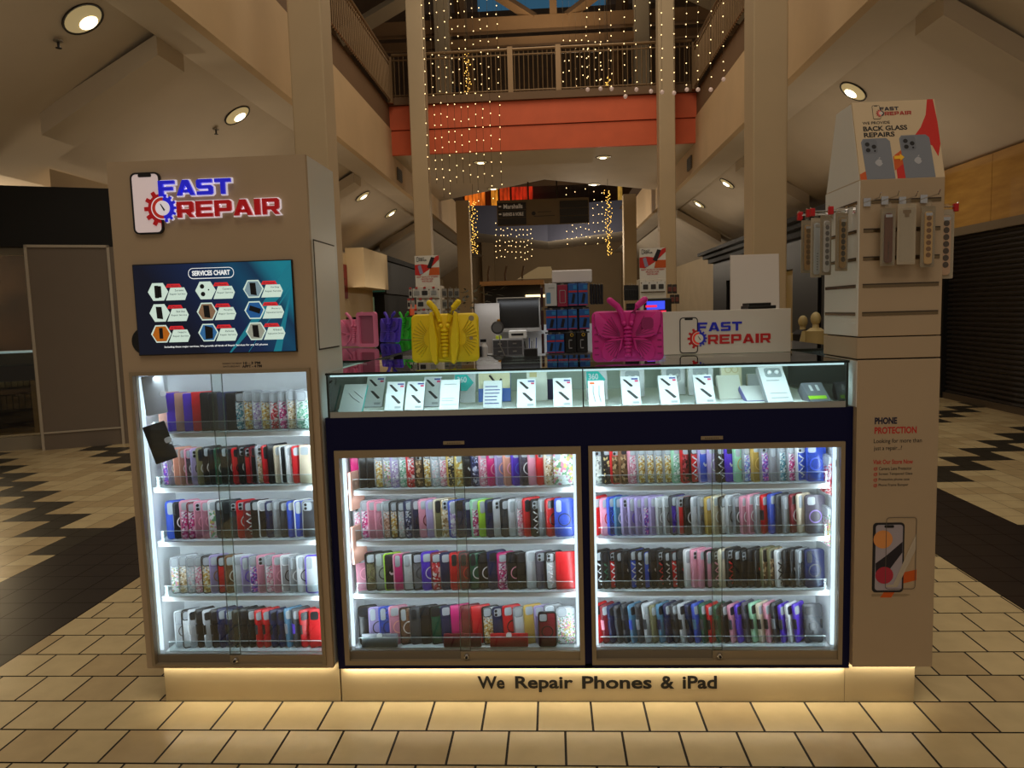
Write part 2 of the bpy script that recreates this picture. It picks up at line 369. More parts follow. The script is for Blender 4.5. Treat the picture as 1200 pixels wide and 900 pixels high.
# roof: dark boards, timber trusses and a skylight
struct('ceiling_4', MB().quad((-9, 8, 10.2), (-9, 46, 10.2), (XM-2.3, 46, 15.5), (XM-2.3, 8, 15.5)).quad((9, 8, 10.2), (9, 46, 10.2), (XM+2.3, 46, 15.5), (XM+2.3, 8, 15.5)), DARKB)
struct('wall_upper_back', MB().quad((-10, 30, 6.5), (10, 30, 6.5), (10, 30, 13.3), (-10, 30, 13.3)), noisy('back_wall_brown', (112, 86, 60), .1, 1, .8))  # mottled dark brown is the back wall's own colour
struct('window_1', MB().quad((XM-2.3, 8, 15.5), (XM+2.3, 8, 15.5), (XM+2.3, 46, 15.5), (XM-2.3, 46, 15.5)).quad((XM-2.5, 30, 13.3), (XM+2.5, 30, 13.3), (XM+2.5, 30, 15.5), (XM-2.5, 30, 15.5)), mat('dusk_glass', (24, 46, 60), .3, emit=.45, ecol=(62, 110, 140)))
TY = 23.6
tr = thing('roof_truss', 'timber roof truss above the footbridge', 'truss', (XM, TY, 10))
part('tie_beam', MB().box(-8, 8, TY-.15, TY+.15, 10.15, 10.55), TRUSS, tr)
part('lower_tie', MB().box(-8, 8, TY-.1, TY+.1, 9.72, 9.95), TRUSS, tr)
part('king_post', MB().box(XM+.28, XM+.5, TY-.12, TY+.12, 10.5, 13), TRUSS, tr)
for sd in (-1, 1):
    part('brace', MB().tube([(XM+.3+sd*.5, TY, 10.5), (XM+.3+sd*2.6, TY, 11.9)], .17, 4), TRUSS, tr)
    part('rafter', MB().tube([(XM+sd*5.5, TY-3, 9.1), (XM+sd*2.2, TY-3, 10.75)], .24, 4), PILL, tr)
    part('upper_post', MB().box(XM+sd*3.05-.22, XM+sd*3.05+.22, TY-.3, TY+.14, 6.4, 12.2), PILL, tr)
    part('leaning_strut', MB().tube([(XM+sd*2.2, TY+2, 6.5), (XM+sd*2.75, TY+2, 12.2)], .2, 4), TRUSS, tr)
    part('low_strut', MB().tube([(XM+sd*.6, TY+3.5, 7.3), (XM+sd*3.4, TY+3.5, 9.7)], .15, 4), DARKB, tr)
part('hanging_post', MB().box(XM-.1, XM+.12, TY+3, TY+3.2, 6.5, 10), DARKB, tr)
# far end of the hall
BLUEB = noisy('slate_blue_fascia', (96, 98, 118), .06, 1, .7)
fa = [(-12, 5.75), (-6.3, 5.85), (XM, 5.04), (6.7, 5.57), (12, 5.6)]
mb = MB()
for (xa, za), (xb2, zb) in zip(fa, fa[1:]):
    ya, yb = 38+abs(xa)*-.25, 38+abs(xb2)*-.25
    mb.quad((xa, ya, za), (xb2, yb, zb), (xb2, yb, 6.85), (xa, ya, 6.85))
struct('trim_6', mb, BLUEB)
mb = MB()
for (xa, za), (xb2, zb) in zip(fa, fa[1:]):
    ya, yb = 38+abs(xa)*-.25, 38+abs(xb2)*-.25
    mb.quad((xa, ya, za), (xb2, yb, zb), (xb2, 44, zb), (xa, 44, za))
struct('ceiling_5', mb, CEILP)
WF = noisy('far_wall_paint', (150, 128, 98), .06, .6, .8)
mb = MB().quad((-14, 43, 0), (14, 43, 0), (14, 43, 6), (-14, 43, 6))
for x in (-7.5, -3.6, 4.4, 7.6): mb.box(x-.35, x+.35, 42.5, 43, 0, 6)
struct('wall_far', mb, WF)
# lit shops on the far upper floor
for i, (px0, px1, c, e) in enumerate(((545, 568, (230, 110, 30), 1.0), (576, 583, (230, 140, 40), .9), (586, 597, (200, 60, 20), .8), (600, 624, (190, 40, 16), .9), (724, 729, (210, 160, 70), .7), (744, 754, (200, 150, 70), .6))):
    p0, p1 = at(px0, 240, 40), at(px1, 214, 40)
    t = thing('lit_shopfront', f"small glowing {'orange' if i < 2 else 'red' if i < 4 else 'yellow'} shopfront on the far upper floor, {ORD[i]} from the left", 'shopfront', (p0.x, 40, 6.8), group='glowing shopfronts on the far upper floor')
    nm = 'shop_glow_%d' % i; m = noisy(nm, c, .3, 2.6, .6, rgb2=tuple(v//3 for v in c), stretch=(2.5, 1, .35)); b = m.node_tree.nodes['Principled BSDF']
    m.node_tree.links.new(m.node_tree.nodes['Color Ramp'].outputs[0], b.inputs['Emission Color']); b.inputs['Emission Strength'].default_value = e*1.3
    part('display_window', MB().box(p0.x, p1.x, 40, 40.1, 6.85, p1.z+.3), m, t)
    part('window_frame', MB().box(p0.x-.02, p0.x, 39.95, 40.1, 6.85, p1.z+.35).box(p1.x, p1.x+.02, 39.95, 40.1, 6.85, p1.z+.35).box(p0.x, p1.x, 39.95, 40.1, p1.z+.3, p1.z+.38), DARKB, t)
struct('wall_far_upper', MB().quad((-14, 41, 6.8), (14, 41, 6.8), (14, 41, 11), (-14, 41, 11)), DARKB)
# side walls of the lower floor
struct('wall_left', MB().quad((XW[-1], 9.2, 0), (XW[-1], 43, 0), (XW[-1], 43, 3.5), (XW[-1], 9.2, 3.5)), WALLP)
struct('wall_right', MB().quad((XW[1]+.12, -3, 0), (XW[1]+.12, 43, 0), (XW[1]+.12, 43, 3.5), (XW[1]+.12, -3, 3.5)), WALLP)
# right: yellow wood bulkhead over a dark rolling shutter
WOOD = noisy('yellow_plywood', (206, 160, 82), .08, 3, .5, rgb2=(176, 130, 62), stretch=(1, .5, 3))
mb = MB()
for k in range(6): mb.box(XW[1]-.02, XW[1]+.1, 3.0+k*1.5, 4.49+k*1.5, 2.56, 3.46)
struct('trim_7', mb, WOOD)
SH = thing('rolling_shutter', 'dark closed rolling shutter under the yellow wood bulkhead on the right', 'shutter', (XW[1], 8, 0))
mb = MB()
for k in range(34): mb.tube([(XW[1]+.05, 3, .1+k*.07), (XW[1]+.05, 11.6, .1+k*.07)], .036, 6)
part('slats', mb, mat('shutter_steel', (44, 40, 38), .5, .3), SH)
part('bottom_bar', MB().box(XW[1]-.02, XW[1]+.08, 3, 11.6, 0, .09), mat('shutter_bar', (92, 80, 66), .5, .3), SH)
part('head_beam', MB().box(XW[1]-.02, XW[1]+.1, 3, 11.9, 2.44, 2.56), mat('shutter_head', (134, 120, 100), .6), SH)
part('side_post', MB().box(XW[1]-.04, XW[1]+.1, 11.6, 12.0, 0, 2.5), PITCHB, SH)
# right: dark shop fronts with a moulded cornice
R1 = thing('shop_facade', 'dark navy shop front with a moulded cornice behind the right pillar', 'shopfront', (5.5, 20, 0))
part('facade_wall', MB().box(5.5, 5.9, 15.6, 25.5, 2.3, 3.0).box(5.5, 5.9, 15.6, 17.2, 0, 2.3).box(5.5, 5.9, 19.0, 20.2, 0, 2.3).box(5.5, 5.9, 23.6, 25.5, 0, 2.3), DNAVY, R1)
part('cornice', MB().box(5.35, 5.9, 15.5, 25.6, 2.95, 3.1).box(5.2, 5.9, 15.35, 25.75, 3.1, 3.22).box(5.05, 5.9, 15.2, 25.9, 3.22, 3.32), PITCHB, R1)
part('shop_window', MB().box(5.75, 5.8, 17.2, 19, 0, 2.3), mat('lit_shop_window', (120, 92, 50), .3, emit=.1, ecol=(190, 150, 80)), R1)
part('shop_opening', MB().box(5.75, 5.8, 20.2, 23.6, 0, 2.3), PITCHB, R1)
R2 = thing('shop_facade', 'nearer black shop front behind the watch strap stand', 'shopfront', (5.3, 13, 0))
part('facade_wall', MB().box(5.4, 5.9, 12.05, 15.1, 2.5, 3.3).box(5.4, 5.9, 12.05, 12.6, 0, 2.5).box(5.4, 5.9, 14.7, 15.1, 0, 2.5), PITCHB, R2)
part('back_panel', MB().box(5.85, 5.9, 12.6, 14.7, 0, 2.5), mat('dark_interior', (30, 26, 24), .6), R2)
part('cornice', MB().box(5.25, 5.9, 11.9, 15.15, 3.2, 3.4), PITCHB, R2)
# left: corner shop with a grey panel, black bulkhead and window
d = Vector((.909, .416, 0)).normalized(); nrm = Vector((.416, -.909, 0)).normalized()
P0 = Vector((-6.19, 8.53, 0)); U_, V_ = d, Vector((0, 0, 1)); frW = (P0, U_, V_, nrm)
def wbox(mb, u0, u1, z0, z1, w0, w1): return mb.prism([(u0, z0), (u1, z0), (u1, z1), (u0, z1)], -w1, -w0, fr=frW)
struct('wall_corner', wbox(MB(), -.05, 1.2, 0, 2.46, -.25, 0), noisy('grey_hoarding', (122, 110, 98), .03, 2, .6))
mb = wbox(MB(), -.07, -.04, 0, 2.48, -.2, .02); wbox(mb, .80, .83, 0, 2.48, -.2, .02); wbox(mb, -.07, .83, 2.45, 2.48, -.2, .02); wbox(mb, -.05, .82, .20, .22, -.1, .012)
struct('trim_8', mb, mat('pale_trim', (186, 176, 160), .5))
struct('trim_9', wbox(MB(), -4.2, 1.6, 2.46, 3.17, -.3, -.02), PITCHB)
mb = wbox(MB(), -4.0, -.07, 2.38, 2.46, -.35, -.2); wbox(mb, -4.0, -.07, 0, .16, -.5, -.2); wbox(mb, -.12, -.06, 0, 2.46, -.4, -.2); wbox(mb, -1.6, -1.54, 0, 2.4, -.3, -.22)
struct('trim_10', mb, mat('window_frame_bronze', (156, 146, 128), .45, .1))
struct('window_2', wbox(MB(), -4.0, -.1, .16, 2.38, -.27, -.26), glass('shop_glass', (214, 212, 204), .8))
struct('wall_shop_back', wbox(MB(), -4.5, .3, 0, 2.6, -2.6, -2.5), noisy('shop_dark_wall', (74, 54, 38), .35, 2, .8))
sc_ = thing('glass_showcase', 'lit glass showcase inside the dark shop at far left', 'showcase', P0+d*-.8+nrm*-1.5)
part('base', wbox(MB(), -2.2, -.35, .78, .98, -1.9, -1.3), CHAR, sc_); part('glass_top', wbox(MB(), -2.2, -.35, .98, 1.18, -1.9, -1.3), glass('showcase_glass', (200, 215, 210)), sc_)
part('light_bar', wbox(MB(), -2.2, -.35, 1.16, 1.19, -1.35, -1.3), mat('cool_bar', (180, 200, 210), .4, emit=.8), sc_)
for u in (-.36, -.9, -1.5): part('leg', wbox(MB(), u-.05, u+.05, 0, .8, -1.36, -1.3), mat('leg_metal', (150, 136, 110), .4, .3), sc_)
sr = thing('shelf_rack', 'low rack of pale goods under the showcase at far left', 'rack', P0+d*-.8+nrm*-2.2)
part('boards', wbox(wbox(MB(), -2.2, -.5, .30, .33, -2.3, -2.0), -2.2, -.5, .62, .65, -2.3, -2.0), CHAR, sr)
mb = MB()
for k in range(22): wbox(mb, -2.15+k*.075, -2.15+k*.075+.06, .65, .80+random.random()*.05, -2.25, -2.05); wbox(mb, -2.15+k*.075, -2.15+k*.075+.06, .33, .5+random.random()*.05, -2.25, -2.05)
part('goods', mb, noisy('pale_goods', (150, 138, 112), .3, 8, .7), sr, stuff=True)
# left: cream bulkheads, poster and a charcoal kiosk farther along
cb = thing('shop_bulkhead', 'cream stepped shop bulkhead beyond the tall left tower', 'bulkhead', (-5.7, 21, 2))
part('bulkhead_panel', MB().box(-6.3, -5.5, 17.2, 22.45, 1.5, 3.2), noisy('cream_wall', (206, 182, 140), .04, 2, .7), cb)
part('projecting_block', MB().box(-5.5, -5.0, 19.62, 22.45, 2.3, 3.35), noisy('cream_wall2', (214, 190, 148), .04, 2, .7), cb)
part('side_pier', MB().box(-6.2, -5.55, 17.2, 19.0, 0, 1.6), WALLP, cb)
po = thing('framed_notice', 'small dark red poster with faint lettering on the cream bulkhead', 'poster', (-5.44, 19.3, 2.5))
part('sheet', MB().box(-5.49, -5.47, 18.2, 19.6, 2.0, 2.9), mat('poster_red', (120, 22, 20), .6), po)
part('printed_lines', MB().box(-5.47, -5.466, 18.4, 19.4, 2.3, 2.34).box(-5.47, -5.466, 18.4, 19.4, 2.5, 2.54).box(-5.47, -5.466, 18.5, 19.3, 2.7, 2.76), mat('poster_dark', (70, 12, 12), .6), po)
ck = thing('shop_kiosk', 'charcoal shop front with a lit green end panel beyond the tablet cases', 'shopfront', (-5.2, 25, 0))
part('canopy', MB().box(-6.2, -5.1, 22.6, 28.5, 2.2, 3.2), CHAR, ck); part('canopy_top', MB().box(-6.3, -5.0, 22.5, 28.6, 3.2, 3.35), PITCHB, ck)
part('end_panel', MB().box(-6.1, -5.15, 22.52, 22.6, 2.25, 3.1), mat('green_panel', (60, 110, 90), .5, emit=.12), ck)
part('dark_opening', MB().box(-6.2, -5.2, 22.7, 28.4, 0, 2.2), PITCHB, ck)
part('lit_strip', MB().box(-5.9, -5.5, 22.55, 22.6, 1.0, 2.1), mat('green_lit', (120, 140, 110), .5, emit=.25), ck)
part('orange_sign', MB().box(-5.19, -5.15, 26.6, 27.9, 1.5, 1.9), mat('orange_sign', (190, 70, 30), .5, emit=.3), ck)
# ---------------------------------------------------------------- ceiling fittings
lens = mat('downlight_glow', (255, 240, 205), .4, emit=5.0); refl = mat('downlight_reflector', (226, 206, 150), .35, emit=.22)
def downlight(px, py, label, kind, lit=True):
    if kind == 0: p = atz(px, py, 5.3); tilt = 0
    else:
        sd = -1 if px < 640 else 1; p = None
        D = ray(px, py); best = 9                         # meet the sloping ceiling
        for k in range(2000):
            q = CAM+D*(3+k*.02); zc = 4.78+(3.43-4.78)*abs(q.x-XB[sd])/abs(XW[sd]-XB[sd])
            if q.z >= zc: p = q; break
        tilt = -sd*math.atan2(1.35, abs(XW[sd]-XB[sd]))*-1
    r = .19 if kind else .17
    t = thing('downlight', label, 'downlight', p, group='recessed ceiling downlights'); t.rotation_euler = (0, tilt if kind else 0, 0)
    part('trim_ring', MB().lathe([(r, .0), (r+.022, -.006), (r+.022, .012), (r, .012)], (0, 0, -.008), 28), mat('dark_ring', (40, 34, 28), .5), t, local=True)
    part('reflector', MB().lathe([(r, 0), (r*.98, -.002), (r*.5, -.003), (.02, -.003)], (0, 0, -.008), 28), refl, t, local=True)
    if lit: part('lamp', MB().lathe([(r*.5, -.004), (r*.45, -.009), (.02, -.010)], ((0 if not kind else 0), r*.45, -.008), 20), lens, t, local=True)
    return p
for px, py, l, k in ((97, 22, 'large round downlight in the left ceiling, top left corner', 1), (278, 135, 'round downlight in the left ceiling above the tall tower', 1), (1000, 107, 'round downlight in the right ceiling above the watch strap stand', 1),
                     (425, 230, 'small downlight in left ceiling just right of the tower', 1), (458, 250, 'small downlight in left ceiling farther back', 1), (852, 215, 'small downlight in right ceiling left of the pillar', 1), (819, 239, 'small downlight in right ceiling farther back', 1),
                     (563, 190, 'bright downlight under the footbridge, left one', 0), (707, 184, 'bright downlight under the footbridge, right one', 0), (578, 221, 'small downlight under the footbridge behind, on the left', 0), (696, 216, 'small downlight under the footbridge behind, on the right', 0)):
    p = downlight(px, py, l, k)
    spot('downlight_lamp', (p.x, p.y, p.z-.12), 34, WARM, 130)
for i, (px, py) in enumerate(((528, 275), (603, 280), (674, 278), (750, 267))):
    p = at(px, py, 41.5); t = thing('downlight', f'tiny far downlight below the slate blue fascia, {ORD[i]} from the left', 'downlight', p, group='far downlights below the blue fascia')
    part('lamp', MB().lathe([(.18, 0), (.18, -.1), (.1, -.14)], (0, 0, 0), 12), lens, t, local=True)
for px, py, side in ((68, 47, 'left'), (253, 151, 'left')):
    p = None; D = ray(px, py)
    for k in range(2000):
        q = CAM+D*(3+k*.02)
        if q.z >= 4.78+(3.43-4.78)*abs(q.x-XB[-1])/abs(XW[-1]-XB[-1]): p = q; break
    t = thing('sprinkler_head', f"dark sprinkler head beside the {'top left corner' if px < 100 else 'second'} downlight", 'sprinkler', p)
    part('rose', MB().lathe([(.045, 0), (.045, -.015), (.02, -.02)], (0, 0, 0), 12), STEEL, t, local=True); part('nozzle', MB().lathe([(.012, -.02), (.012, -.07), (.03, -.075), (.03, -.08)], (0, 0, 0), 10), INK, t, local=True)
for sd, px, py in ((-1, 478, 210), (1, 797, 196)):
    Y = 18.3; x = XF[sd]
    t = thing('air_vent', f"small dark air vent on the {'left' if sd < 0 else 'right'} fascia", 'vent', (x-sd*.02, Y, 4.95))
    part('vent_frame', MB().box(x-sd*.02-.015, x-sd*.02+.015, Y-.25, Y+.25, 4.8, 5.1), mat('vent_grey', (90, 78, 62), .5), t)
    mb = MB()
    for k in range(5): mb.box(x-sd*.035-.01, x-sd*.035+.01, Y-.22, Y+.22, 4.83+k*.05, 4.85+k*.05)
    part('vent_slats', mb, INK, t)
# directory sign on two rods
DY = 22.0; p0, p1 = at(583, 265, DY), at(690, 232, DY); x0, x1, z0, z1 = p0.x, p1.x, 4.05, 4.79
D_ = thing('directory_sign', 'hanging directory sign with dark panels beneath the footbridge', 'sign', ((x0+x1)/2, DY, z1))
part('board', MB().box(x0, x1, DY-.06, DY+.06, z0, z1), noisy('sign_board', (112, 96, 72), .04, 1, .6), D_)
SD = mat('sign_dark', (34, 28, 24), .5); SL = mat('sign_letters', (190, 178, 160), .5, emit=.12)
for k in range(3):
    za = z1-.07-(k+1)*.22; part('name_panel', MB().box(x0+.03, x0+.86, DY-.075, DY-.06, za+.01, za+.21), SD, D_); part('name_panel', MB().box(x1-.86, x1-.03, DY-.075, DY-.06, za+.01, za+.21), SD, D_)
part('lettering', MB().text('Marshalls', x0+.2, z1-.25, .56, .13, DY-.077, .004, .02), SL, D_); part('lettering', MB().text('BARNES & NOBLE', x0+.18, z1-.46, .6, .10, DY-.077, .004, .02), SL, D_)
for q_ in (.2, .42): part('arrow_mark', MB().box(x0+.06, x0+.13, DY-.08, DY-.077, z1-q_, z1-q_+.04), SL, D_)
part('centre_mark', MB().prism(circ(x0+1.08, z0+.33, .06, 16), DY-.066, DY-.061).box(x0+1.2, x0+1.6, DY-.066, DY-.061, z0+.36, z0+.375).box(x0+1.08, x0+1.7, DY-.066, DY-.061, z0+.24, z0+.255), SD, D_)
for x in ((x0+x1)/2-.42, (x0+x1)/2+.42): part('hanging_rod', MB().tube([(x, DY, z1), (x, DY, 6.0)], .024, 6), SD, D_)
# ---------------------------------------------------------------- string lights
BULB = mat('fairy_light', (255, 214, 150), .4, emit=3.2); WIRE = mat('thin_wire', (96, 80, 60), .6); PEARL = mat('frosted_ball', (222, 196, 184), .3, emit=.15)
b_me = smesh('bulb', MB().sphere((0, 0, 0), .0092, 6)); p_me = smesh('ornament', MB().sphere((0, 0, 0), .036, 10))
def light_string(px, ztop, zbot, Y, step, label, group, orn=False):
    q = at(px, 120, Y); t = thing('light_string', label, 'string lights', (q.x, Y, ztop), group=group)
    part('wire', MB().tube([(q.x, Y, 12.3), (q.x, Y, zbot)], .003, 4), WIRE, t)
    z = ztop-random.random()*step
    while z > zbot+.02:
        o = child('bulb', b_me, BULB, t); o.location = (random.uniform(-.012, .012), 0, z-ztop); z -= step*random.uniform(.7, 1.3)
    if orn: o = child('ornament', p_me, PEARL, t); o.location = (0, 0, zbot-ztop)
G1 = 'warm light strings hanging on the left'
xs = [499, 508, 516, 524, 532, 540, 548, 557, 565, 574, 585, 587]
for i, px in enumerate(xs[:11]):
    light_string(px, 7.6, at(px, random.choice((225, 232, 238, 215)), 13+.3*(i % 3)).z, 13+.3*(i % 3), .20, f'string of warm fairy lights in the left curtain, {ORD[i]} from the left', G1)
G2 = 'ball ended light strings hanging on the right'
for i, (px, py) in enumerate(((689, 105), (704, 104), (717, 104), (733, 113), (746, 105), (763, 107), (776, 108), (790, 109), (805, 105), (818, 105), (833, 105), (848, 93))):
    light_string(px, 7.6, at(px, py, 13).z, 13, .20, f'light string ending in a pale ball on the right, {ORD[i]} from the left', G2, True)
# far curtains and garlands: too small to show their parts
def far_string(px, y0, y1, Y, step, label, group):
    a, b = at(px, y0, Y), at(px, y1, Y); t = thing('light_string', label, 'string lights', (a.x, Y, a.z), group=group); z = a.z; mb = MB()
    part('wire', MB().tube([(a.x, Y, 12.5), (a.x, Y, b.z)], .002, 4), WIRE, t)
    while z > b.z:
        mb.sphere((a.x+random.uniform(-.03, .03), Y, z), .0145, 6); z -= step*random.uniform(.7, 1.3)
    part('bulbs', mb, BULB, t, stuff=True)
for i in range(10): far_string(581+i*4.6, 255+random.random()*8, 300+random.random()*8, 24, .19, f'tiny light string below the directory sign, {ORD[i]} from the left', 'tiny light strings below the sign on the left')
for i in range(9): far_string(664+i*5.2, 220+random.random()*20, 278+random.random()*12, 24, .24, f'tiny light string right of the directory sign, {ORD[i]} from the left', 'tiny light strings right of the sign')
for i in range(8): far_string(660+i*7.4, 47+random.random()*3, 100+random.random()*8, 21, .26, f'tiny light string behind the footbridge railing, {ORD[i]} from the left', 'tiny light strings behind the railing')
def garland(px, y0, y1, Y, r, label):
    a, b = at(px, y0, Y), at(px, y1, Y); t = thing('light_garland', label, 'garland', (a.x, Y, a.z), group='dense glowing garlands')
    part('cord', MB().tube([(a.x, Y, 12.3), (a.x, Y, b.z)], .006, 5), WIRE, t); mb = MB(); n = int((a.z-b.z)/.02)
    for i in range(n):
        an = random.random()*2*PI; q = random.random()*r; mb.sphere((a.x+q*math.cos(an), Y+q*math.sin(an), b.z+(a.z-b.z)*i/n), .0125, 6)
    part('lamps', mb, mat('amber_light', (255, 196, 90), .4, emit=2.6), t, stuff=True)
garland(554, 235, 297, 22, .13, 'dense amber light garland hanging on the left'); garland(712, 222, 299, 22, .13, 'dense amber light garland hanging on the right')
garland(547, 62, 113, 20, .11, 'dense amber garland behind the footbridge railing, left one'); garland(712, 88, 108, 20, .09, 'dense amber garland behind the footbridge railing, right one')
# ---------------------------------------------------------------- the logo (phone, gears, gauge, two words), flat pieces one in front of the other
def half(pts, cx, sd):
    q = [p for p in pts if (p[0]-cx)*sd >= 0]; c = (cx, sum(p[1] for p in pts)/len(pts)); q.sort(key=lambda p: math.atan2(p[1]-c[1], (p[0]-cx)*sd)); return q
mat('halo_white', (235, 228, 235), .5, emit=.42)
def logo(parent, fr, s=1.0, ext=.012, first=BLUE, sec=RED, gear2=None, screen=None, halo=False, phonebody=True):
    """local units: origin at the phone's lower left, phone 0.11 x 0.222; fr=(O,U,V,W)"""
    def k(p): return [(a*s, b*s) for a, b in p]
    gear2 = gear2 or first
    if phonebody:
        part('phone_outline', MB().prism(k(rr(.112, .222, .02)), -ext*.5, 0, fr=fr, hole=k(rr(.100, .210, .015, x=.006, z=.006))).prism(k(rr(.05, .012, .005, x=.031, z=.205)), -ext*.5, 0, fr=fr), INK, parent)
        if screen: part('phone_screen', MB().prism(k(rr(.106, .216, .018, x=.003, z=.003)), -ext*.42, 0, fr=fr), screen, parent)
    part('red_gear', MB().prism(k(half(gear(.115, .090, .068, .053, 12), .115, -1)), -ext*.62, -ext*.4, fr=fr), sec, parent)
    part('small_gear', MB().prism(k(half(gear(.117, .091, .051, .041, 14), .117, 1)), -ext*.62, -ext*.4, fr=fr), gear2, parent)
    part('gauge_ring', MB().prism(k(circ(.117, .091, .038, 32, 85, 275)+circ(.117, .091, .027, 32, 275, 85)), -ext*.75, -ext*.4, fr=fr), mat('gauge_red', (226, 60, 44), .4, emit=.15 if halo else 0), parent)
    part('dial', MB().prism(k(circ(.118, .091, .0265, 28)), -ext*.8, -ext*.4, fr=fr), MATS['halo_white'] if halo else PAPER, parent)
    part('gauge_ticks', MB().prism(k(circ(.117, .091, .0415, 30, 82, 280)+circ(.117, .091, .038, 30, 280, 82)), -ext*.76, -ext*.4, fr=fr), MATS['halo_white'] if halo else PAPER, parent)
    a = Vector((.112, .106)); b = Vector((.126, .082)); w = Vector((.0025, .0015))
    part('needle', MB().prism(k([(a.x-w.x*.4, a.y-w.y*.4), (a.x+w.x*.4, a.y+w.y*.4), (b.x+w.x, b.y+w.y), (b.x-w.x, b.y-w.y)]), -ext*.9, -ext*.4, fr=fr), INK, parent)
    f2 = (fr[0]+fr[3]*ext*.0, fr[1], fr[2], fr[3])
    if halo:
        part('letter_backing', block_word(block_word(MB(), 'FAST', .109*s, .133*s, .270*s, .055*s, -.0005, ext*.45, .0036*s, f2), 'REPAIR', .173*s, .054*s, .380*s, .057*s, -.0005, ext*.45, .0036*s, f2), mat('halo_white', (235, 228, 235), .5, emit=.42), parent)
        part('gear_backing', MB().prism(k(half(gear(.115, .090, .071, .056, 12), .118, -1)), -ext*.35, 0, fr=fr).prism(k(half(gear(.117, .091, .054, .044, 14), .114, 1)), -ext*.35, 0, fr=fr), MATS['halo_white'], parent)
    part('first_word', block_word(MB(), 'FAST', .109*s, .133*s, .270*s, .055*s, -ext*.45 if halo else 0, ext*.5, 0, f2), first, parent)
    part('second_word', block_word(MB(), 'REPAIR', .173*s, .054*s, .380*s, .057*s, -ext*.45 if halo else 0, ext*.5, 0, f2), sec, parent)
def _nop(): pass
EX, EZ, WF_ = Vector((1, 0, 0)), Vector((0, 0, 1)), Vector((0, -1, 0))
def fr_at(x, y, z): return (Vector((x, y, z)), EX, EZ, WF_)
LIP = glass('acrylic_lip', (240, 246, 246), .9); LIPE = mat('acrylic_edge', (214, 226, 228), .2, alpha=.55)
def cabinet(t, x0, x1, z0, z1, yf, yb, shelves, seam, ox0, ox1, oz0, oz1, rail, sh_lab):
    """window frame ox..oz, interior x0..x1/z0..z1, shelf list, two sliding panes meeting at seam"""
    # frame
    mb = MB(); mb.box(ox0, x0, yf-.012, yf+.03, oz0, oz1).box(x1, ox1, yf-.012, yf+.03, oz0, oz1).box(x0, x1, yf-.012, yf+.03, z1, oz1).box(x0, x1, yf-.012, yf+.03, oz0, z0-.02)
    part('window_frame', mb, FRAME, t)
    part('back_panel', MB().box(x0, x1, yb, yb+.012, z0-.02, z1), INNER, t)
    for sx in ((x0-.012, x0), (x1, x1+.012)): part('side_lining', MB().box(*sx, yf+.03, yb, z0-.02, z1), INNER, t)
    part('top_lining', MB().box(x0, x1, yf+.03, yb, z1, z1+.01), INNER, t)
    for z in shelves:
        fl = z == shelves[-1]
        s = part('floor_board' if fl else 'shelf', MB().box(x0, x1, yf+.065, yb, z-.022, z, .002), INNER, t)
        zz_ = ([z1]+[q-.022 for q in shelves])[shelves.index(z)]; area('shelf_fill', ((x0+x1)/2, yf+.05, zz_-.012), x1-x0-.06, SW*(x1-x0), (.80, .91, 1), Vector((0, .75, -.66)).to_track_quat('-Z', 'Y').to_euler(), .012)  # strip lamp added above each shelf to even out the cabinet light
        l = part('acrylic_lip', MB().box(x0+.02, x1-.02, yf+.062, yf+.064, z-.001, z+.042), LIP, s)
        part('lip_edge', MB().box(x0+.02, x1-.02, yf+.0615, yf+.0645, z+.042, z+.0438), LIPE, s)
    for (a, b, yy) in ((x0, seam+.025, yf+.012), (seam-.012, x1, yf+.004)):
        g = part('sliding_pane', MB().box(a, b, yy-.002, yy+.002, z0-.005, z1), GLASS, t)
        e = a if a > x0 else b
        part('pane_edge', MB().box(e-.0012, e+.0012, yy-.0026, yy+.0026, z0-.005, z1), GEDGE, g)
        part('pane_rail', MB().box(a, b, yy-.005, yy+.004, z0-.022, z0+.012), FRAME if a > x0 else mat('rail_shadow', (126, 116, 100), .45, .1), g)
    lk = part('lock', MB().lathe([(.011, 0), (.011, -.012), (.008, -.016)], (seam+.012, yf-.001, z0-.004), 16, 'y'), CHROME, t)
    part('lock_core', MB().lathe([(.005, 0), (.005, -.003)], (seam+.012, yf-.017, z0-.004), 10, 'y'), INK, lk)
    for x in (x0+.006, x1-.006): part('led_strip', MB().box(x-.005, x+.005, yf+.032, yf+.040, z0+.02, z1-.01), LED, t)
    h = z1-z0
    for x, s in ((x0+.016, 1), (x1-.016, -1)):
        area('cabinet_led', (x, yf+.045, (z0+z1)/2), .012, PW*h/.8, (.80, .91, 1), Vector((s*.8, .62, 0)).to_track_quat('-Z', 'Y').to_euler(), h-.06)
PW = .56; SW = .42; UG = 1.0
YT = 2.67; ZB = .165
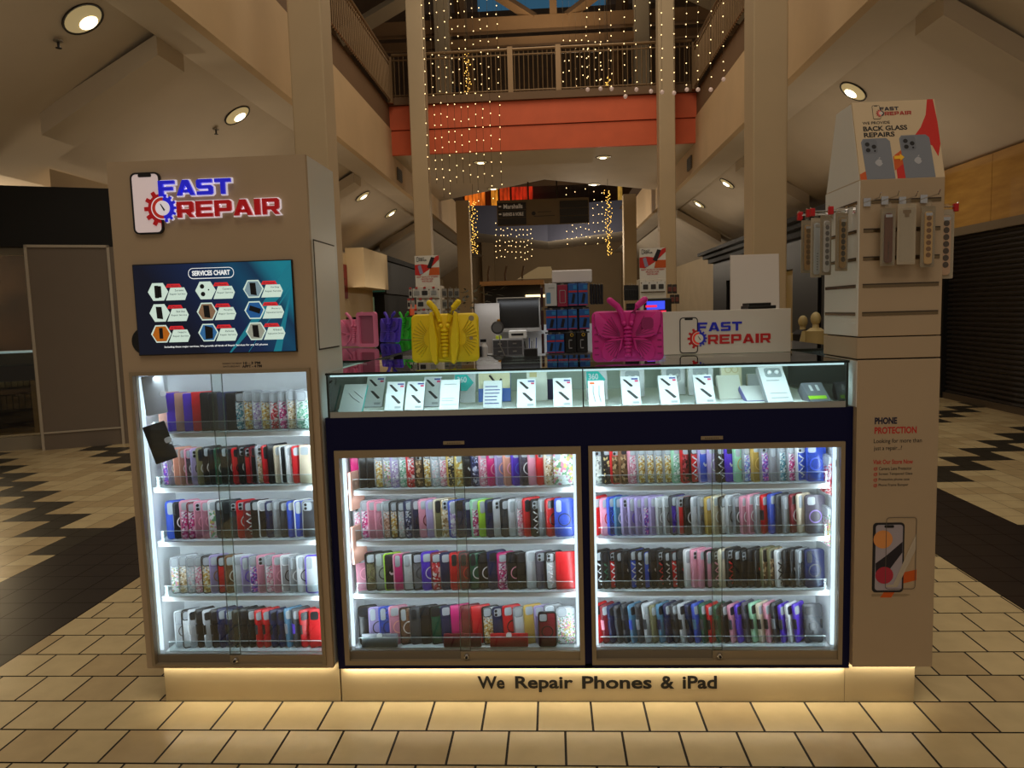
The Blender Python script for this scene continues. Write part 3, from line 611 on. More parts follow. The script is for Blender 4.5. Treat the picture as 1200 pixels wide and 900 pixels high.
# ---------------------------------------------------------------- left tower
TW = thing('display_tower', 'tall cream display tower with a screen above a lit case window', 'cabinet', (-1.25, 2.84, 0))
X0, X1, ZT, YR = -1.62, -.878, 2.105, 3.01
wx0, wx1, wz0, wz1 = -1.592, -.902, .178, 1.332
part('front_panel', MB().box(X0, X1, YT, YT+.02, wz1, ZT).box(X0, wx0, YT, YT+.02, ZB, wz1).box(wx1, X1, YT, YT+.02, ZB, wz1).box(wx0, wx1, YT, YT+.02, ZB, wz0), TAN, TW)
part('side_panel', MB().box(X1-.018, X1, YT+.02, YR, ZB, ZT), WHITE, TW); part('side_panel', MB().box(X0, X0+.018, YT+.02, YR, ZB, ZT), WHITE, TW)
part('carcass_back', MB().box(X0+.018, X1-.018, YR-.018, YR, ZB, ZT), WHITE, TW); part('top_panel', MB().box(X0+.018, X1-.018, YT+.02, YR-.018, ZT-.018, ZT), WHITE, TW); part('bottom_panel', MB().box(X0+.018, X1-.018, YT+.02, YR-.018, ZB, ZB+.01), WHITE, TW)
d_ = part('access_panel', MB().box(X1, X1+.004, 2.715, 2.965, 1.40, 1.80), mat('door_white', (232, 230, 226), .3), TW)
part('panel_gap', MB().box(X1, X1+.0015, 2.709, 2.971, 1.394, 1.806), mat('gap_dark', (60, 54, 48), .7), TW)
part('kick_board', MB().box(-1.585, -.872, 2.7235, 2.75, 0, ZB), noisy('kick_gold', (196, 176, 136), .05, 2, .22), TW)
cabinet(TW, -1.580, -.915, .205, 1.318, YT, 2.905, [1.087, .872, .655, .431, .203], -1.272, wx0, wx1, wz0, wz1, None, 'tower')
hn = part('hours_note', MB().text('MONDAY TO FRIDAY', -1.235, 1.352, .075, .006, YT, .0006).text('SATURDAY', -1.233, 1.341, .065, .006, YT, .0006).text('10 - 3 PM', -1.155, 1.350, .065, .010, YT, .0006, .03).text('APPT - 4 PM', -1.16, 1.338, .075, .010, YT, .0006, .03), INK, TW)
LG = thing('illuminated_sign', 'lit phone and gear logo with blue and red raised lettering on the tall tower', 'sign', (-1.53, YT, 1.84))
logo(LG, fr_at(-1.530, YT, 1.840), 1.0, .022, mat('lit_blue', (34, 34, 214), .35, emit=.45), mat('lit_red', (188, 16, 24), .35, emit=.22), screen=mat('lit_phone_face', (232, 214, 214), .4, emit=.30), halo=True)
# services screen
S0, S1, SZ0, SZ1 = -1.543, -.948, 1.397, 1.727
SCN = thing('wall_screen', 'wide dark blue screen listing nine repair services on the tall tower', 'screen', (-1.245, YT, 1.56))
part('bezel', MB().box(S0-.004, S1+.004, YT-.012, YT, SZ0-.004, SZ1+.004, .002), BLACK, SCN)
part('cable_cutout', MB().prism(circ(S0+.017, SZ0+.05, .05, 28), YT-.003, YT+.0), BLACK, SCN)
def screen_mat():
    m = mat('screen_gradient', (8, 18, 50), .15); nt = m.node_tree; b = nt.nodes['Principled BSDF']; L = nt.links.new
    tc = nt.nodes.new('ShaderNodeTexCoord'); mp = nt.nodes.new('ShaderNodeMapping'); sx = nt.nodes.new('ShaderNodeSeparateXYZ'); ad = nt.nodes.new('ShaderNodeMath'); r = nt.nodes.new('ShaderNodeValToRGB')
    m2 = nt.nodes.new('ShaderNodeMath'); m2.operation = 'MULTIPLY'; m2.inputs[1].default_value = .78; L(tc.outputs['Generated'], sx.inputs[0]); ad.operation = 'MULTIPLY_ADD'; L(sx.outputs[2], ad.inputs[0]); ad.inputs[1].default_value = .38; L(sx.outputs[0], ad.inputs[2]); L(ad.outputs[0], m2.inputs[0]); L(m2.outputs[0], r.inputs[0])
    el = r.color_ramp.elements; el[0].position = .32; el[0].color = (*s2l((8, 14, 34)), 1); el[1].position = 1.0; el[1].color = (*s2l((22, 128, 150)), 1)
    for p, c in ((.62, (14, 36, 78)), (.78, (12, 70, 104)), (.86, (14, 52, 84)), (.93, (20, 112, 138))):
        e = el.new(p); e.color = (*s2l(c), 1)
    L(r.outputs[0], b.inputs['Base Color']); L(r.outputs[0], b.inputs['Emission Color']); b.inputs['Emission Strength'].default_value = .55
    return m
part('display_panel', MB().box(S0, S1, YT-.0135, YT-.012, SZ0, SZ1), screen_mat(), SCN)
yy = YT-.0136; sw, sh = S1-S0, SZ1-SZ0
def SX(u): return S0+u*sw
def SZ(v): return SZ1-v*sh
mb = MB()
for off, w in ((.58, .012), (.70, .004), (.86, .05)):
    mb.prism([(SX(off), SZ(1)), (SX(off+w), SZ(1)), (SX(min(1, off+w+.42)), SZ(.25 if off+w+.42 > 1 else 0)), (SX(min(1, off+.42)), SZ(.28 if off+.42 > 1 else 0))], yy-.0002, yy+.0004)
part('light_rays', mb, mat('screen_teal', (24, 124, 146), .3, emit=.55), SCN)
MINT_ = mat('screen_mint', (206, 232, 222), .3, emit=.62); SRED = mat('screen_red', (214, 40, 48), .3, emit=.6); STXT = mat('screen_text', (30, 44, 60), .3, emit=.15); SWH = mat('screen_white', (235, 240, 242), .3, emit=.75)
part('title', MB().text('SERVICES CHART', SX(.375), SZ(.135), .24*sw, .055*sh, yy, .0006, .03), SWH, SCN)
part('title_outline', MB().prism(rr(.29*sw, .12*sh, .018, x=SX(.35), z=SZ(.17)), yy-.0006, yy, hole=rr(.284*sw, .106*sh, .0165, x=SX(.353), z=SZ(.162))), SWH, SCN)
svc = [('Screen', 'Repair Service'), ('Camera', 'Repair Service'), ('Water Damage', 'Repair Service'), ('Back Glass', 'Repair Service'), ('Microphone', 'Repair Service'), ('Battery', 'Replacement Service'), ('Charging Port', 'Repair Service'), ('iPad Screen', 'Repair Service'), ('All Kinds of', 'Replacement Service')]
times = ['15 Minutes', '15 Minutes', '30 Minutes', '30 Minutes', '30 Minutes', '15 Minutes', '20 Minutes', '30 Minutes', '15 Minutes']
DK = mat('screen_dark', (18, 20, 26), .3, emit=.05)
for i in range(9):
    r_, c_ = divmod(i, 3); cx, cz = SX(.15+c_*.303+(.012 if 0 else 0)), SZ(.30+r_*.235); hx, hz = .062*sw, .098*sh
    tile = part('service_tile', MB().prism([(cx-hx*1.05, cz), (cx-hx*.55, cz+hz), (cx+hx*.55, cz+hz), (cx+hx*1.05, cz), (cx+hx*.55, cz-hz), (cx-hx*.55, cz-hz)], yy-.0008, yy)
                .prism([(cx+hx*.75, cz-hz), (cx+hx*1.3, cz+hz*.42), (cx+.168*sw, cz+hz*.42), (cx+.185*sw, cz-hz*.3), (cx+.168*sw, cz-hz)], yy-.0008, yy), MINT_, SCN)
    part('time_tab', MB().prism([(cx+hx*.8, cz+hz*.45), (cx+hx*1.0, cz+hz*.85), (cx+.140*sw, cz+hz*.85), (cx+.152*sw, cz+hz*.45)], yy-.0009, yy), SRED, tile)
    part('caption', MB().text(svc[i][0], cx+hx*1.75, cz+hz*.0, .055*sw, .022*sh, yy-.0008, .0003).text(svc[i][1], cx+hx*1.2, cz-hz*.45, .10*sw, .024*sh, yy-.0008, .0003).text(times[i], cx+hx*1.05, cz+hz*.54, .07*sw, .018*sh, yy-.0009, .0003), STXT, tile)
    mb = MB(); q = yy-.0008
    if i == 0: mb.prism(rr(.016, .046, .003, x=cx-.013, z=cz-.023), q-.0003, q).prism(rr(.012, .042, .002, x=cx+.001, z=cz-.021), q-.0003, q)
    elif i == 1: mb.prism(circ(cx-.012, cz+.015, .0085, 16), q-.0003, q).prism(circ(cx-.010, cz-.013, .0085, 16), q-.0003, q).prism(circ(cx+.012, cz+.002, .003, 10), q-.0003, q)
    elif i in (2, 3, 4, 8): mb.prism([(cx-.011, cz-.02), (cx+.012, cz-.024), (cx+.009, cz+.022), (cx-.013, cz+.023)], q-.0003, q)
    elif i == 5: mb.prism([(cx-.022, cz), (cx+.018, cz-.014), (cx+.024, cz+.004), (cx-.016, cz+.018)], q-.0003, q)
    elif i == 6: mb.prism(rr(.014, .04, .002, x=cx-.007, z=cz-.018), q-.0003, q)
    else: mb.prism([(cx-.012, cz-.024), (cx+.016, cz-.022), (cx+.018, cz+.018), (cx-.012, cz+.026)], q-.0003, q)
    part('service_picture', mb, DK, tile)
    if i in (2, 4, 5, 6, 7, 8):
        col = {2: (150, 186, 206), 4: (160, 130, 104), 5: (40, 110, 190), 6: (210, 120, 30), 7: (60, 130, 200), 8: (180, 190, 180)}[i]
        part('picture_ground', MB().prism([(cx-hx*.9, cz-.003), (cx-hx*.5, cz+hz*.86), (cx+hx*.5, cz+hz*.86), (cx+hx*.9, cz), (cx+hx*.5, cz-hz*.86), (cx-hx*.5, cz-hz*.86)], yy-.00095, yy), mat('pic_%d' % i, col, .4, emit=.3), tile)
part('footer_text', MB().text('Including these major services, We provide all kinds of Repair Services for any OS phones', SX(.165), SZ(.935), .66*sw, .026*sh, yy, .0005, .01), SWH, SCN)
# ---------------------------------------------------------------- front counter
YC = 2.70; CX0, CX1 = -.866, 1.083; ZG, ZT2 = 1.137, 1.307
CN = thing('display_counter', 'dark navy front counter with two lit case windows below a glass display', 'counter', (.1, 2.95, 0))
mb = MB().box(CX0, CX1, YC, YC+.02, 1.012, ZG).box(CX0, -.836, YC, YC+.02, .146, 1.012).box(.094, .122, YC, YC+.02, .146, 1.012).box(1.053, CX1, YC, YC+.02, .146, 1.012).box(-.836, 1.053, YC, YC+.02, .146, .166)
part('front_casing', mb, NAVY, CN)
part('base_box', MB().box(CX0, CX1, 2.95, 3.42, .16, ZG-.012), NAVY, CN)
for x in (CX0+.001, .100, CX1-.014): part('divider', MB().box(x, x+.012, YC+.02, 2.95, .16, ZG-.012), NAVY, CN)
part('kick_board', MB().box(-.866, 1.335, 2.7235, 2.75, 0, .146), MATS['kick_gold'], CN)
for wd, x_, w_, z_, h_ in (('We', -.325, .106, .052, .052), ('Repair', -.178, .225, .038, .066), ('Phones', .082, .268, .052, .052), ('&', .384, .052, .052, .052), ('iPad', .468, .13, .052, .0525)):
    part('kick_lettering', MB().text(wd, x_, z_, w_, h_, 2.7235, .001, .026), mat('letter_black', (18, 16, 14), .5), CN)
part('kick_joint', MB().box(1.076, 1.0775, 2.7228, 2.7236, 0, .146), mat('joint_shadow', (120, 100, 70), .6), CN)
for x in (-.38, .576):
    pl = part('name_plate', MB().box(x-.040, x+.040, YC-.004, YC, 1.027, 1.040, .001), FRAME, CN)
    part('plate_lettering', MB().text('ISLAND DISPLAYS' if 0 else '........', x-.025, 1.031, .05, .004, YC-.004, .0004), INK, pl)
cabinet(CN, -.818, .076, .203, .984, YC, 2.93, [.842, .638, .425, .201], -.372, -.836, .094, .166, 1.012, None, 'left')
cabinet(CN, .138, 1.038, .203, .992, YC, 2.93, [.842, .638, .425, .201], .590, .122, 1.053, .166, 1.012, None, 'right')
# glass display on top
GX0, GX1, YBK = -.852, 1.062, 3.44
part('display_floor', MB().box(GX0, GX1, YC+.004, YBK, ZG-.012, ZG+.008), INNER, CN)
part('display_base_rail', MB().box(GX0, GX1, YC, YC+.006, ZG, ZG+.022), mat('grey_rail', (168, 172, 170), .4, .3), CN)
DG = glass('display_glass', (228, 240, 236), 1.0)
part('front_glass', MB().box(GX0, .106, YC+.001, YC+.005, ZG+.02, ZT2-.008).box(.109, GX1, YC+.001, YC+.005, ZG+.02, ZT2-.008), DG, CN)
part('glass_joint', MB().box(.1055, .1095, YC, YC+.006, ZG+.02, ZT2-.008), BLACK, CN)
part('side_glass', MB().box(GX0, GX0+.005, YC+.006, YBK, ZG+.008, ZT2-.008), DG, CN); part('side_glass', MB().box(GX1-.005, GX1, YC+.006, YBK, ZG+.008, ZT2-.008), DG, CN)
part('top_glass', MB().box(GX0-.003, GX1+.003, YC-.003, YBK+.01, ZT2-.007, ZT2), glass('top_glass', (214, 228, 222), 1.0, 1.36), CN)
part('top_edge', MB().box(GX0-.004, GX1+.004, YC-.005, YC-.003, ZT2-.008, ZT2+.0003), mat('dark_green_edge', (18, 34, 30), .2), CN)
for x in (GX0-.002, GX1-.006): part('corner_post', MB().box(x, x+.008, YC-.001, YC+.007, ZG, ZT2-.008), mat('corner_dark', (34, 44, 40), .3), CN)
part('light_bar', MB().box(GX0+.01, GX1-.01, YC+.010, YC+.020, ZT2-.016, ZT2-.009), mat('display_led', (225, 240, 255), .5, emit=1.0), CN)
part('back_sliding_panel', MB().box(GX0, GX1, YBK-.004, YBK, ZG+.008, ZT2-.008), mat('frosted_panel', (206, 218, 214), .25), CN)
for x in (-.50, -.02, .38, .8): area('display_led', (x, YC+.03, ZT2-.024), .40, 1.15, (.84, .93, 1), Vector((0, .70, -.7)).to_track_quat('-Z', 'Y').to_euler(), .012)
# ---------------------------------------------------------------- right column (base cabinet, spacer, slat tower)
RC = thing('product_column', 'cream square column with a phone protection advert, at the right end of the counter', 'column', (1.22, 2.83, 0))
RX0, RX1, RYB = 1.069, 1.371, 2.995
part('lower_box', MB().box(RX0+.015, RX1, YT, RYB, .165, 1.308, .002), TAN, RC)
part('side_face', MB().box(RX0+.0125, RX0+.015, YT+.003, RYB-.003, 1.14, 1.305), WHITE, RC)
part('spacer_block', MB().box(RX0+.012, RX1, YT+.002, RYB, 1.313, 1.388, .002), TAN, RC)
part('spacer_gap', MB().box(RX0+.02, RX1-.01, YT+.01, RYB-.01, 1.306, 1.315), mat('gap_black', (24, 20, 16), .7), RC)
tx = 1.147
adv = part('advert_heading', MB().text('PHONE', tx, 1.076, .078, .025, YT, .0005, .045), mat('deep_navy_ink', (26, 26, 58), .5), RC)
part('advert_subheading', MB().text('PROTECTION', tx, 1.041, .147, .025, YT, .0005, .03).text('Visit Our Store Now', tx-.003, .930, .140, .017, YT, .0005, .02), REDINK, RC)
part('advert_text', MB().text('Looking for more than', tx-.002, 1.003, .168, .020, YT, .0005, .004).text('just a repair...?', tx-.001, .977, .098, .020, YT, .0005, .004), INK, RC)
mb = MB(); mc = MB()
for k, s in enumerate(('Camera Lens Protector', 'Screen Tempered Glass', 'Protective phone case', 'Phone Frame Bumper')):
    z = .908-k*.0205; w = (.115, .118, .108, .104)[k]
    mb.text(s, tx+.018, z, w, .012, YT, .0005, .004); mc.prism(circ(tx+.006, z+.005, .0065, 16), YT-.0005, YT, hole=circ(tx+.006, z+.005, .0045, 16)); mc.tube([(tx+.003, YT-.0008, z+.006), (tx+.0055, YT-.0008, z+.003), (tx+.012, YT-.0008, z+.012)], .0009, 4)
part('checklist', mb, INK, RC); part('check_marks', mc, REDINK, RC)
# advert phone: black framed screen with blobs, a clear protector and an orange ribbon
ax, az = 1.148, .452
ad_ = part('advert_ribbon', MB().prism([(ax+.03, az-.02), (ax+.07, az-.02), (ax+.10, az+.03), (ax+.158, az+.045), (ax+.158, az+.085), (ax+.09, az+.07)], YT-.0004, YT), ORANGE, RC)
ph = part('advert_phone', MB().prism(rr(.112, .262, .014, x=ax, z=az), YT-.0012, YT), mat('advert_black', (22, 24, 34), .5), RC)
part('advert_screen', MB().prism(rr(.096, .246, .010, x=ax+.010, z=az+.008), YT-.0016, YT), mat('advert_lilac', (168, 160, 172), .5), ph)
part('advert_blob', MB().prism(circ(ax+.036, az+.20, .034, 20), YT-.002, YT), mat('advert_peach', (226, 150, 84), .5), ph)
part('advert_blob', MB().prism([(ax+.011, az+.11), (ax+.05, az+.14), (ax+.105, az+.19), (ax+.105, az+.15), (ax+.06, az+.085), (ax+.012, az+.075)], YT-.0022, YT), mat('advert_ink', (26, 22, 38), .5), ph)
part('advert_blob', MB().prism(circ(ax+.043, az+.065, .032, 20), YT-.0023, YT), mat('advert_rose', (176, 40, 66), .5), ph)
part('advert_notch', MB().prism(rr(.034, .010, .004, x=ax+.04, z=az+.243), YT-.0024, YT), INK, ph)
gp = part('advert_protector', MB().prism(rr(.108, .27, .012, x=ax+.046, z=az+.012), YT-.0026, YT-.0022, hole=rr(.104, .266, .010, x=ax+.048, z=az+.014)), mat('advert_line', (90, 84, 74), .5), RC)
part('advert_glare', MB().prism([(ax+.05, az+.03), (ax+.075, az+.03), (ax+.152, az+.22), (ax+.152, az+.16), (ax+.09, az+.02), (ax+.05, az+.02)], YT-.0028, YT-.0025), mat('advert_glare', (214, 202, 184), .5, alpha=.6), gp)
part('advert_shadow', MB().prism([(ax+.0, az-.016), (ax+.12, az-.016), (ax+.14, az-.010), (ax+.12, az-.006), (ax, az-.006)], YT-.0003, YT), mat('advert_shadow', (150, 132, 106), .6), RC)
# slat tower
STW = thing('slatwall_stand', 'cream slatwall stand with metal grooves on top of the right column', 'stand', (1.226, 2.83, 1.388))
UX0, UX1, UZ0, UZ1 = 1.084, 1.369, 1.392, 1.938
part('tower_box', MB().box(UX0, UX1, YT, RYB, UZ0, UZ1, .002), TAN, STW)
part('side_board', MB().box(UX0-.003, UX0, YT+.003, RYB-.003, UZ0+.002, UZ1-.002), WHITE, STW)
part('base_gap', MB().box(UX0+.01, UX1-.01, YT+.01, RYB-.01, 1.387, 1.394), MATS['gap_black'], STW)
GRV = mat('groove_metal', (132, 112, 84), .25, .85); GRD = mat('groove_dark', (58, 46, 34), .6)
for z in (1.862, 1.763, 1.666, 1.571, 1.472):
    g_ = part('front_groove', MB().box(UX0+.012, UX1-.012, YT-.0015, YT+.001, z-.007, z+.007), GRV, STW)
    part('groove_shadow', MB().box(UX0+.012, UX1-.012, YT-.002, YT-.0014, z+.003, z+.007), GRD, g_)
    g_ = part('side_groove', MB().box(UX0-.0045, UX0-.003, YT+.02, RYB-.015, z-.006, z+.006), GRV, STW)
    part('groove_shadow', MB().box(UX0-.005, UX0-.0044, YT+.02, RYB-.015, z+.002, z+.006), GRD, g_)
part('side_groove', MB().box(UX1-.0005, UX1+.0015, YT+.02, RYB-.015, 1.756, 1.77), GRV, STW)
# poster wedge on top
TP = thing('poster_topper', 'wedge shaped poster offering back glass repairs, on top of the slatwall stand', 'poster', (1.226, 2.83, UZ1))
yt0, yt1, ztp = 2.758, 2.90, 2.222
mb = MB(); A = [(UX0, YT+.002, UZ1), (UX1, YT+.002, UZ1), (UX1, yt0, ztp), (UX0, yt0, ztp)]; Bk = [(UX0, RYB-.004, UZ1), (UX1, RYB-.004, UZ1), (UX1, yt1, ztp), (UX0, yt1, ztp)]
mb.quad(*A).quad(*Bk).quad(A[0], A[3], Bk[3], Bk[0]).quad(A[1], A[2], Bk[2], Bk[1]).quad(A[2], A[3], Bk[3], Bk[2]).quad(A[0], A[1], Bk[1], Bk[0])
bmesh.ops.remove_doubles(mb.bm, verts=mb.bm.verts, dist=.0001)
part('wedge_body', mb, mat('poster_cream', (212, 190, 156), .5), TP)
Vp = (Vector(A[3])-Vector(A[0])); PH = Vp.length; Vp.normalize(); part('side_sheet', MB().prism([(YT+.01, UZ1+.002), (RYB-.008, UZ1+.002), (yt1-.002, ztp-.004), (yt0+.006, ztp-.004)], 0, .0012, fr=(Vector((UX0-.0014, 0, 0)), Vector((0, 1, 0)), EZ, Vector((-1, 0, 0)))), WHITE, TP)
frP = (Vector(A[0]), EX, Vp, EX.cross(Vp).normalized()); PWd = UX1-UX0
def pu(u, v): return (u*PWd, (1-v)*PH)          # u,v over the sheet, v down
def pp(pts, d0, d1=0): return MB().prism([pu(*p) for p in pts], -d1, -d0, fr=frP) if d0 < d1 else MB().prism([pu(*p) for p in pts], -d0, -d1, fr=frP)
part('red_sweep', pp([(.91, 0), (.98, 0), (1, .3), (1, .58), (.955, .74), (.9, .6), (.70, .47), (.79, .36), (.87, .2)], .0004), mat('poster_red2', (206, 36, 30), .5), TP)
part('red_band', pp([(.44, .70), (.56, .62), (.56, 1), (.44, 1)], .0004), MATS['poster_red2'], TP)
part('orange_band', pp([(0, .93), (.1, .88), (.1, 1), (0, 1)], .0005).prism([pu(*p) for p in ((.42, .72), (.55, .62), (.55, .80), (.42, .9))], -.0005, 0, fr=frP), ORANGE, TP)
PHB = mat('poster_phone_grey', (124, 130, 142), .4); APL = mat('poster_mark', (176, 178, 186), .4)
for u0, w in ((.055, .36), (.515, .375)):
    pw, phh = w*PWd, (.52 if u0 < .3 else .545)*PH
    f = part('pictured_phone', MB().prism([(u0*PWd+.006, 0), (u0*PWd+pw, 0), (u0*PWd+pw-.004, phh-.012), (u0*PWd+pw-.016, phh), (u0*PWd+.008, phh), (u0*PWd, phh-.012)], -.0010, 0, fr=frP), PHB, TP)
    mb = MB(); ox, oz = u0*PWd+.008, phh-.008
    for (cx, cz, r_) in ((.012, -.014, .008), (.034, -.024, .008), (.013, -.036, .008), (.036, -.040, .0035)): mb.prism(circ(ox+cx, oz+cz, r_, 16), -.0016, -.0009, fr=frP)
    part('pictured_camera', MB().prism(rr(.048, .054, .010, x=ox-.002, z=oz-.050), -.0012, -.0009, fr=frP), mat('poster_cam', (112, 118, 130), .4), f); part('pictured_lenses', mb, INK, f)
    mx_, mz = u0*PWd+pw*.52, phh*.40; mb = MB()
    mb.prism([(mx_+.012*math.cos(a)*(1-.12*math.cos(2*a-PI)), mz+.012*math.sin(a)*(1-.10*math.cos(2*a))) for a in [i*2*PI/28 for i in range(28)]], -.0013, -.0009, fr=frP)
    mb.prism([(mx_, mz+.014), (mx_+.005, mz+.016), (mx_+.006, mz+.021), (mx_+.001, mz+.019)], -.0013, -.0009, fr=frP); part('pictured_mark', mb, APL, f)
    part('mark_bite', MB().prism(circ(mx_+.0135, mz+.002, .0045, 14), -.0016, -.0009, fr=frP), PHB, f)
part('yellow_arrow', MB().prism([pu(*p) for p in ((.43, .715), (.5, .715), (.5, .69), (.55, .735), (.5, .78), (.5, .755), (.43, .755))], -.0018, 0, fr=frP), mat('poster_yellow', (250, 196, 40), .5), TP)
part('poster_lettering', MB().text('WE PROVIDE', .10*PWd, .705*PH, .33*PWd, .036*PH, 0, .0006, .012, fr=frP).text('BACK GLASS', .10*PWd, .618*PH, .53*PWd, .062*PH, 0, .0006, .03, fr=frP).text('REPAIRS', .10*PWd, .538*PH, .37*PWd, .062*PH, 0, .0006, .03, fr=frP), INK, TP)
logo(TP, (frP[0]+EX*(.235*PWd)+Vp*(.77*PH), EX, Vp, frP[3]), .24, .002, mat('poster_navy', (40, 40, 60), .5), mat('poster_redword', (176, 50, 46), .5), gear2=MATS['poster_navy'] if 'poster_navy' in MATS else None, screen=MATS['poster_cream'])
# watch strap packets on hooks
HK = CHROME; TAGR = mat('red_tag', (190, 20, 26), .4); CLR = mat('packet_clear', (196, 190, 176), .15, alpha=.14); CARD = mat('packet_card', (150, 138, 118), .5)
def hook(x, y, z, d, ln, label, tag=False):
    d = Vector(d); t = thing('display_hook', label, 'hook', (x, y, z), group='chrome hooks on the slatwall stand')
    e = d*ln
    part('rod', MB().tube([(0, 0, 0), e, e+d*.012+Vector((0, 0, .014))], .0022, 6), HK, t, local=True)
    part('clip_plate', MB().box(-.012 if abs(d.y) > .5 else -.003, .012 if abs(d.y) > .5 else .003, -.003 if abs(d.y) > .5 else -.012, .003 if abs(d.y) > .5 else .012, -.016, .012), HK, t, local=True)
    if tag:
        q = e+d*.004; part('price_tag', MB().box(q.x-.008, q.x+.008, q.y-.008, q.y+.008, -.018, .010, .002), TAGR, t, local=True)
    return t
def packet(x, y, z, rot, w, h, strap, label, clear=False, hue=(90, 40, 24), pat=None):
    t = thing('watch_strap_packet', label, 'packet', (x, y, z), rot, 'watch strap packets on the slatwall stand')
    part('card', MB().prism(rr(w, h, .004, x=-w/2, z=-h), -.0015, .0015), CARD if not clear else mat('packet_pale', (190, 178, 158), .4, alpha=.9), t, local=True)
    part('blister', MB().prism(rr(w*.86, h*.9, .006, x=-w*.43, z=-h*.96), -.009, -.0016, .002), CLR, t, local=True)
    if strap:
        s_ = part('watch_strap', MB().prism(rr(w*.56, h*.86, w*.2, x=-w*.28, z=-h*.95), -.0075, -.002, .001), mat('strap_%d_%d_%d' % hue, hue, .5, .0 if pat is None else .3), t, local=True)
        mb = MB()
        for k in range(7):
            if pat: mb.prism(circ(0, -h*(.2+k*.10), w*.18, 10), -.0082, -.007)
            else: mb.prism(circ(0, -h*(.60+k*.045), w*.045, 8), -.0082, -.007)
        part('strap_dots' if not pat else 'strap_links', mb, mat('dot_dark', (30, 22, 18), .5) if not pat else mat('link_%d_%d_%d' % pat, pat, .35, .4), t, local=True)
        part('buckle', MB().prism(rr(w*.46, h*.05, .002, x=-w*.23, z=-h*.16), -.0085, -.002), CHROME, t, local=True)
    else:
        part('printed_mark', MB().prism([(-w*.22, -h*.10), (w*.22, -h*.10), (w*.22, -h*.15), (w*.12, -h*.17), (w*.12, -h*.22), (-w*.12, -h*.22), (-w*.12, -h*.17), (-w*.22, -h*.15)], -.0022, -.0016), mat('print_brown', (126, 104, 78), .5), t, local=True)
    part('hang_tab', MB().prism(rr(w*.4, .022, .004, x=-w*.2, z=-.002), -.001, .001), CLR, t, local=True)
    return t
for i, x in enumerate((1.105, 1.165, 1.225, 1.297)): hook(x, YT-.002, 1.862+.004*(i % 2), (0, -1, 0), .10, f'front hook on slatwall stand, {ORD[i]} from the left')
packet(1.166, YT-.03, 1.834, 0, .050, .197, 1, 'packet with brown leather watch strap, left one on the front of the stand')
packet(1.226, YT-.035, 1.846, 0, .062, .206, 0, 'white flat packet with printed mark between the two strap packets', True)
packet(1.300, YT-.03, 1.836, 0, .048, .208, 1, 'packet with gold patterned watch strap, right one on the front of the stand', False, (206, 168, 110), (120, 78, 40))
hook(UX1+.001, 2.75, 1.845, (1, 0, 0), .075, 'hook with red tag on right side of the slatwall stand', True); packet(UX1+.046, 2.75, 1.835, .05, .062, .245, 1, 'long clear packet hanging on the right side of the slatwall stand', True, (214, 178, 150), (60, 44, 40))
for i, (y, ln, dz) in enumerate(((2.705, .08, .0), (2.775, .12, .004), (2.845, .11, .010), (2.915, .12, .006), (2.965, .10, .016))):
    hook(UX0-.004, y, 1.845+dz, (-1, 0, 0), ln, f'side hook with red tag on slatwall stand, {ORD[i]} from the front', True)
for i, (y, off, w, h, hue, pat, cl, lb) in enumerate(((2.705, .045, .055, .205, (150, 120, 70), (40, 34, 28), 0, 'packet with black and gold link strap, foremost on the left side'), (2.775, .075, .05, .215, (205, 205, 208), (110, 110, 116), 0, 'silver strap packet, second from the front on the left side'),
                         (2.845, .085, .05, .22, (188, 196, 205), None, 1, 'pale blue strap packet, third from the front on the left side'), (2.915, .095, .055, .20, (180, 140, 84), (120, 90, 50), 0, 'tan strap packet, fourth from the front on the left side'))):
    packet(UX0-.004-off, y, 1.832, .42, w, h, 1, lb, bool(cl), hue, pat)
# underglow strips below the kiosk edges
for x0, x1, z in ((-1.60, -.89, ZB-.006), (-.85, 1.07, .140), (1.09, 1.36, ZB-.006)):
    area('underglow', ((x0+x1)/2, 2.712, z), x1-x0, UG*(x1-x0), (1, .88, .66), (0.35, 0, 0), .02)
# ---------------------------------------------------------------- phone cases
CW, CHH = .076, .150
def hexn(c): return '%02x%02x%02x' % c
PAL = {'K': ('black', (22, 22, 25)), 'D': ('dark grey', (62, 64, 70)), 'G': ('grey', (142, 146, 152)), 'S': ('silver', (196, 198, 204)), 'W': ('white', (226, 226, 228)), 'C': ('clear', (206, 210, 214)),
       'N': ('navy', (30, 38, 78)), 'B': ('blue', (56, 84, 190)), 'T': ('teal', (84, 132, 164)), 'R': ('red', (206, 26, 36)), 'A': ('maroon', (122, 26, 40)), 'P': ('pink', (226, 150, 172)), 'H': ('hot pink', (206, 32, 116)),
       'V': ('purple', (88, 52, 196)), 'L': ('lilac', (176, 160, 208)), 'O': ('rose gold', (196, 146, 130)), 'Z': ('brown', (134, 94, 66)), 'E': ('cream', (222, 206, 182)), 'Y': ('gold', (206, 170, 84)), 'M': ('mint', (160, 214, 180)),
       'F': ('green', (30, 84, 62)), 'I': ('lime', (166, 214, 60)), 'U': ('peach', (230, 160, 138)), 'X': ('olive', (122, 118, 84)), 'Q': ('lavender', (150, 120, 200)), 'J': ('smoky', (84, 78, 92))}
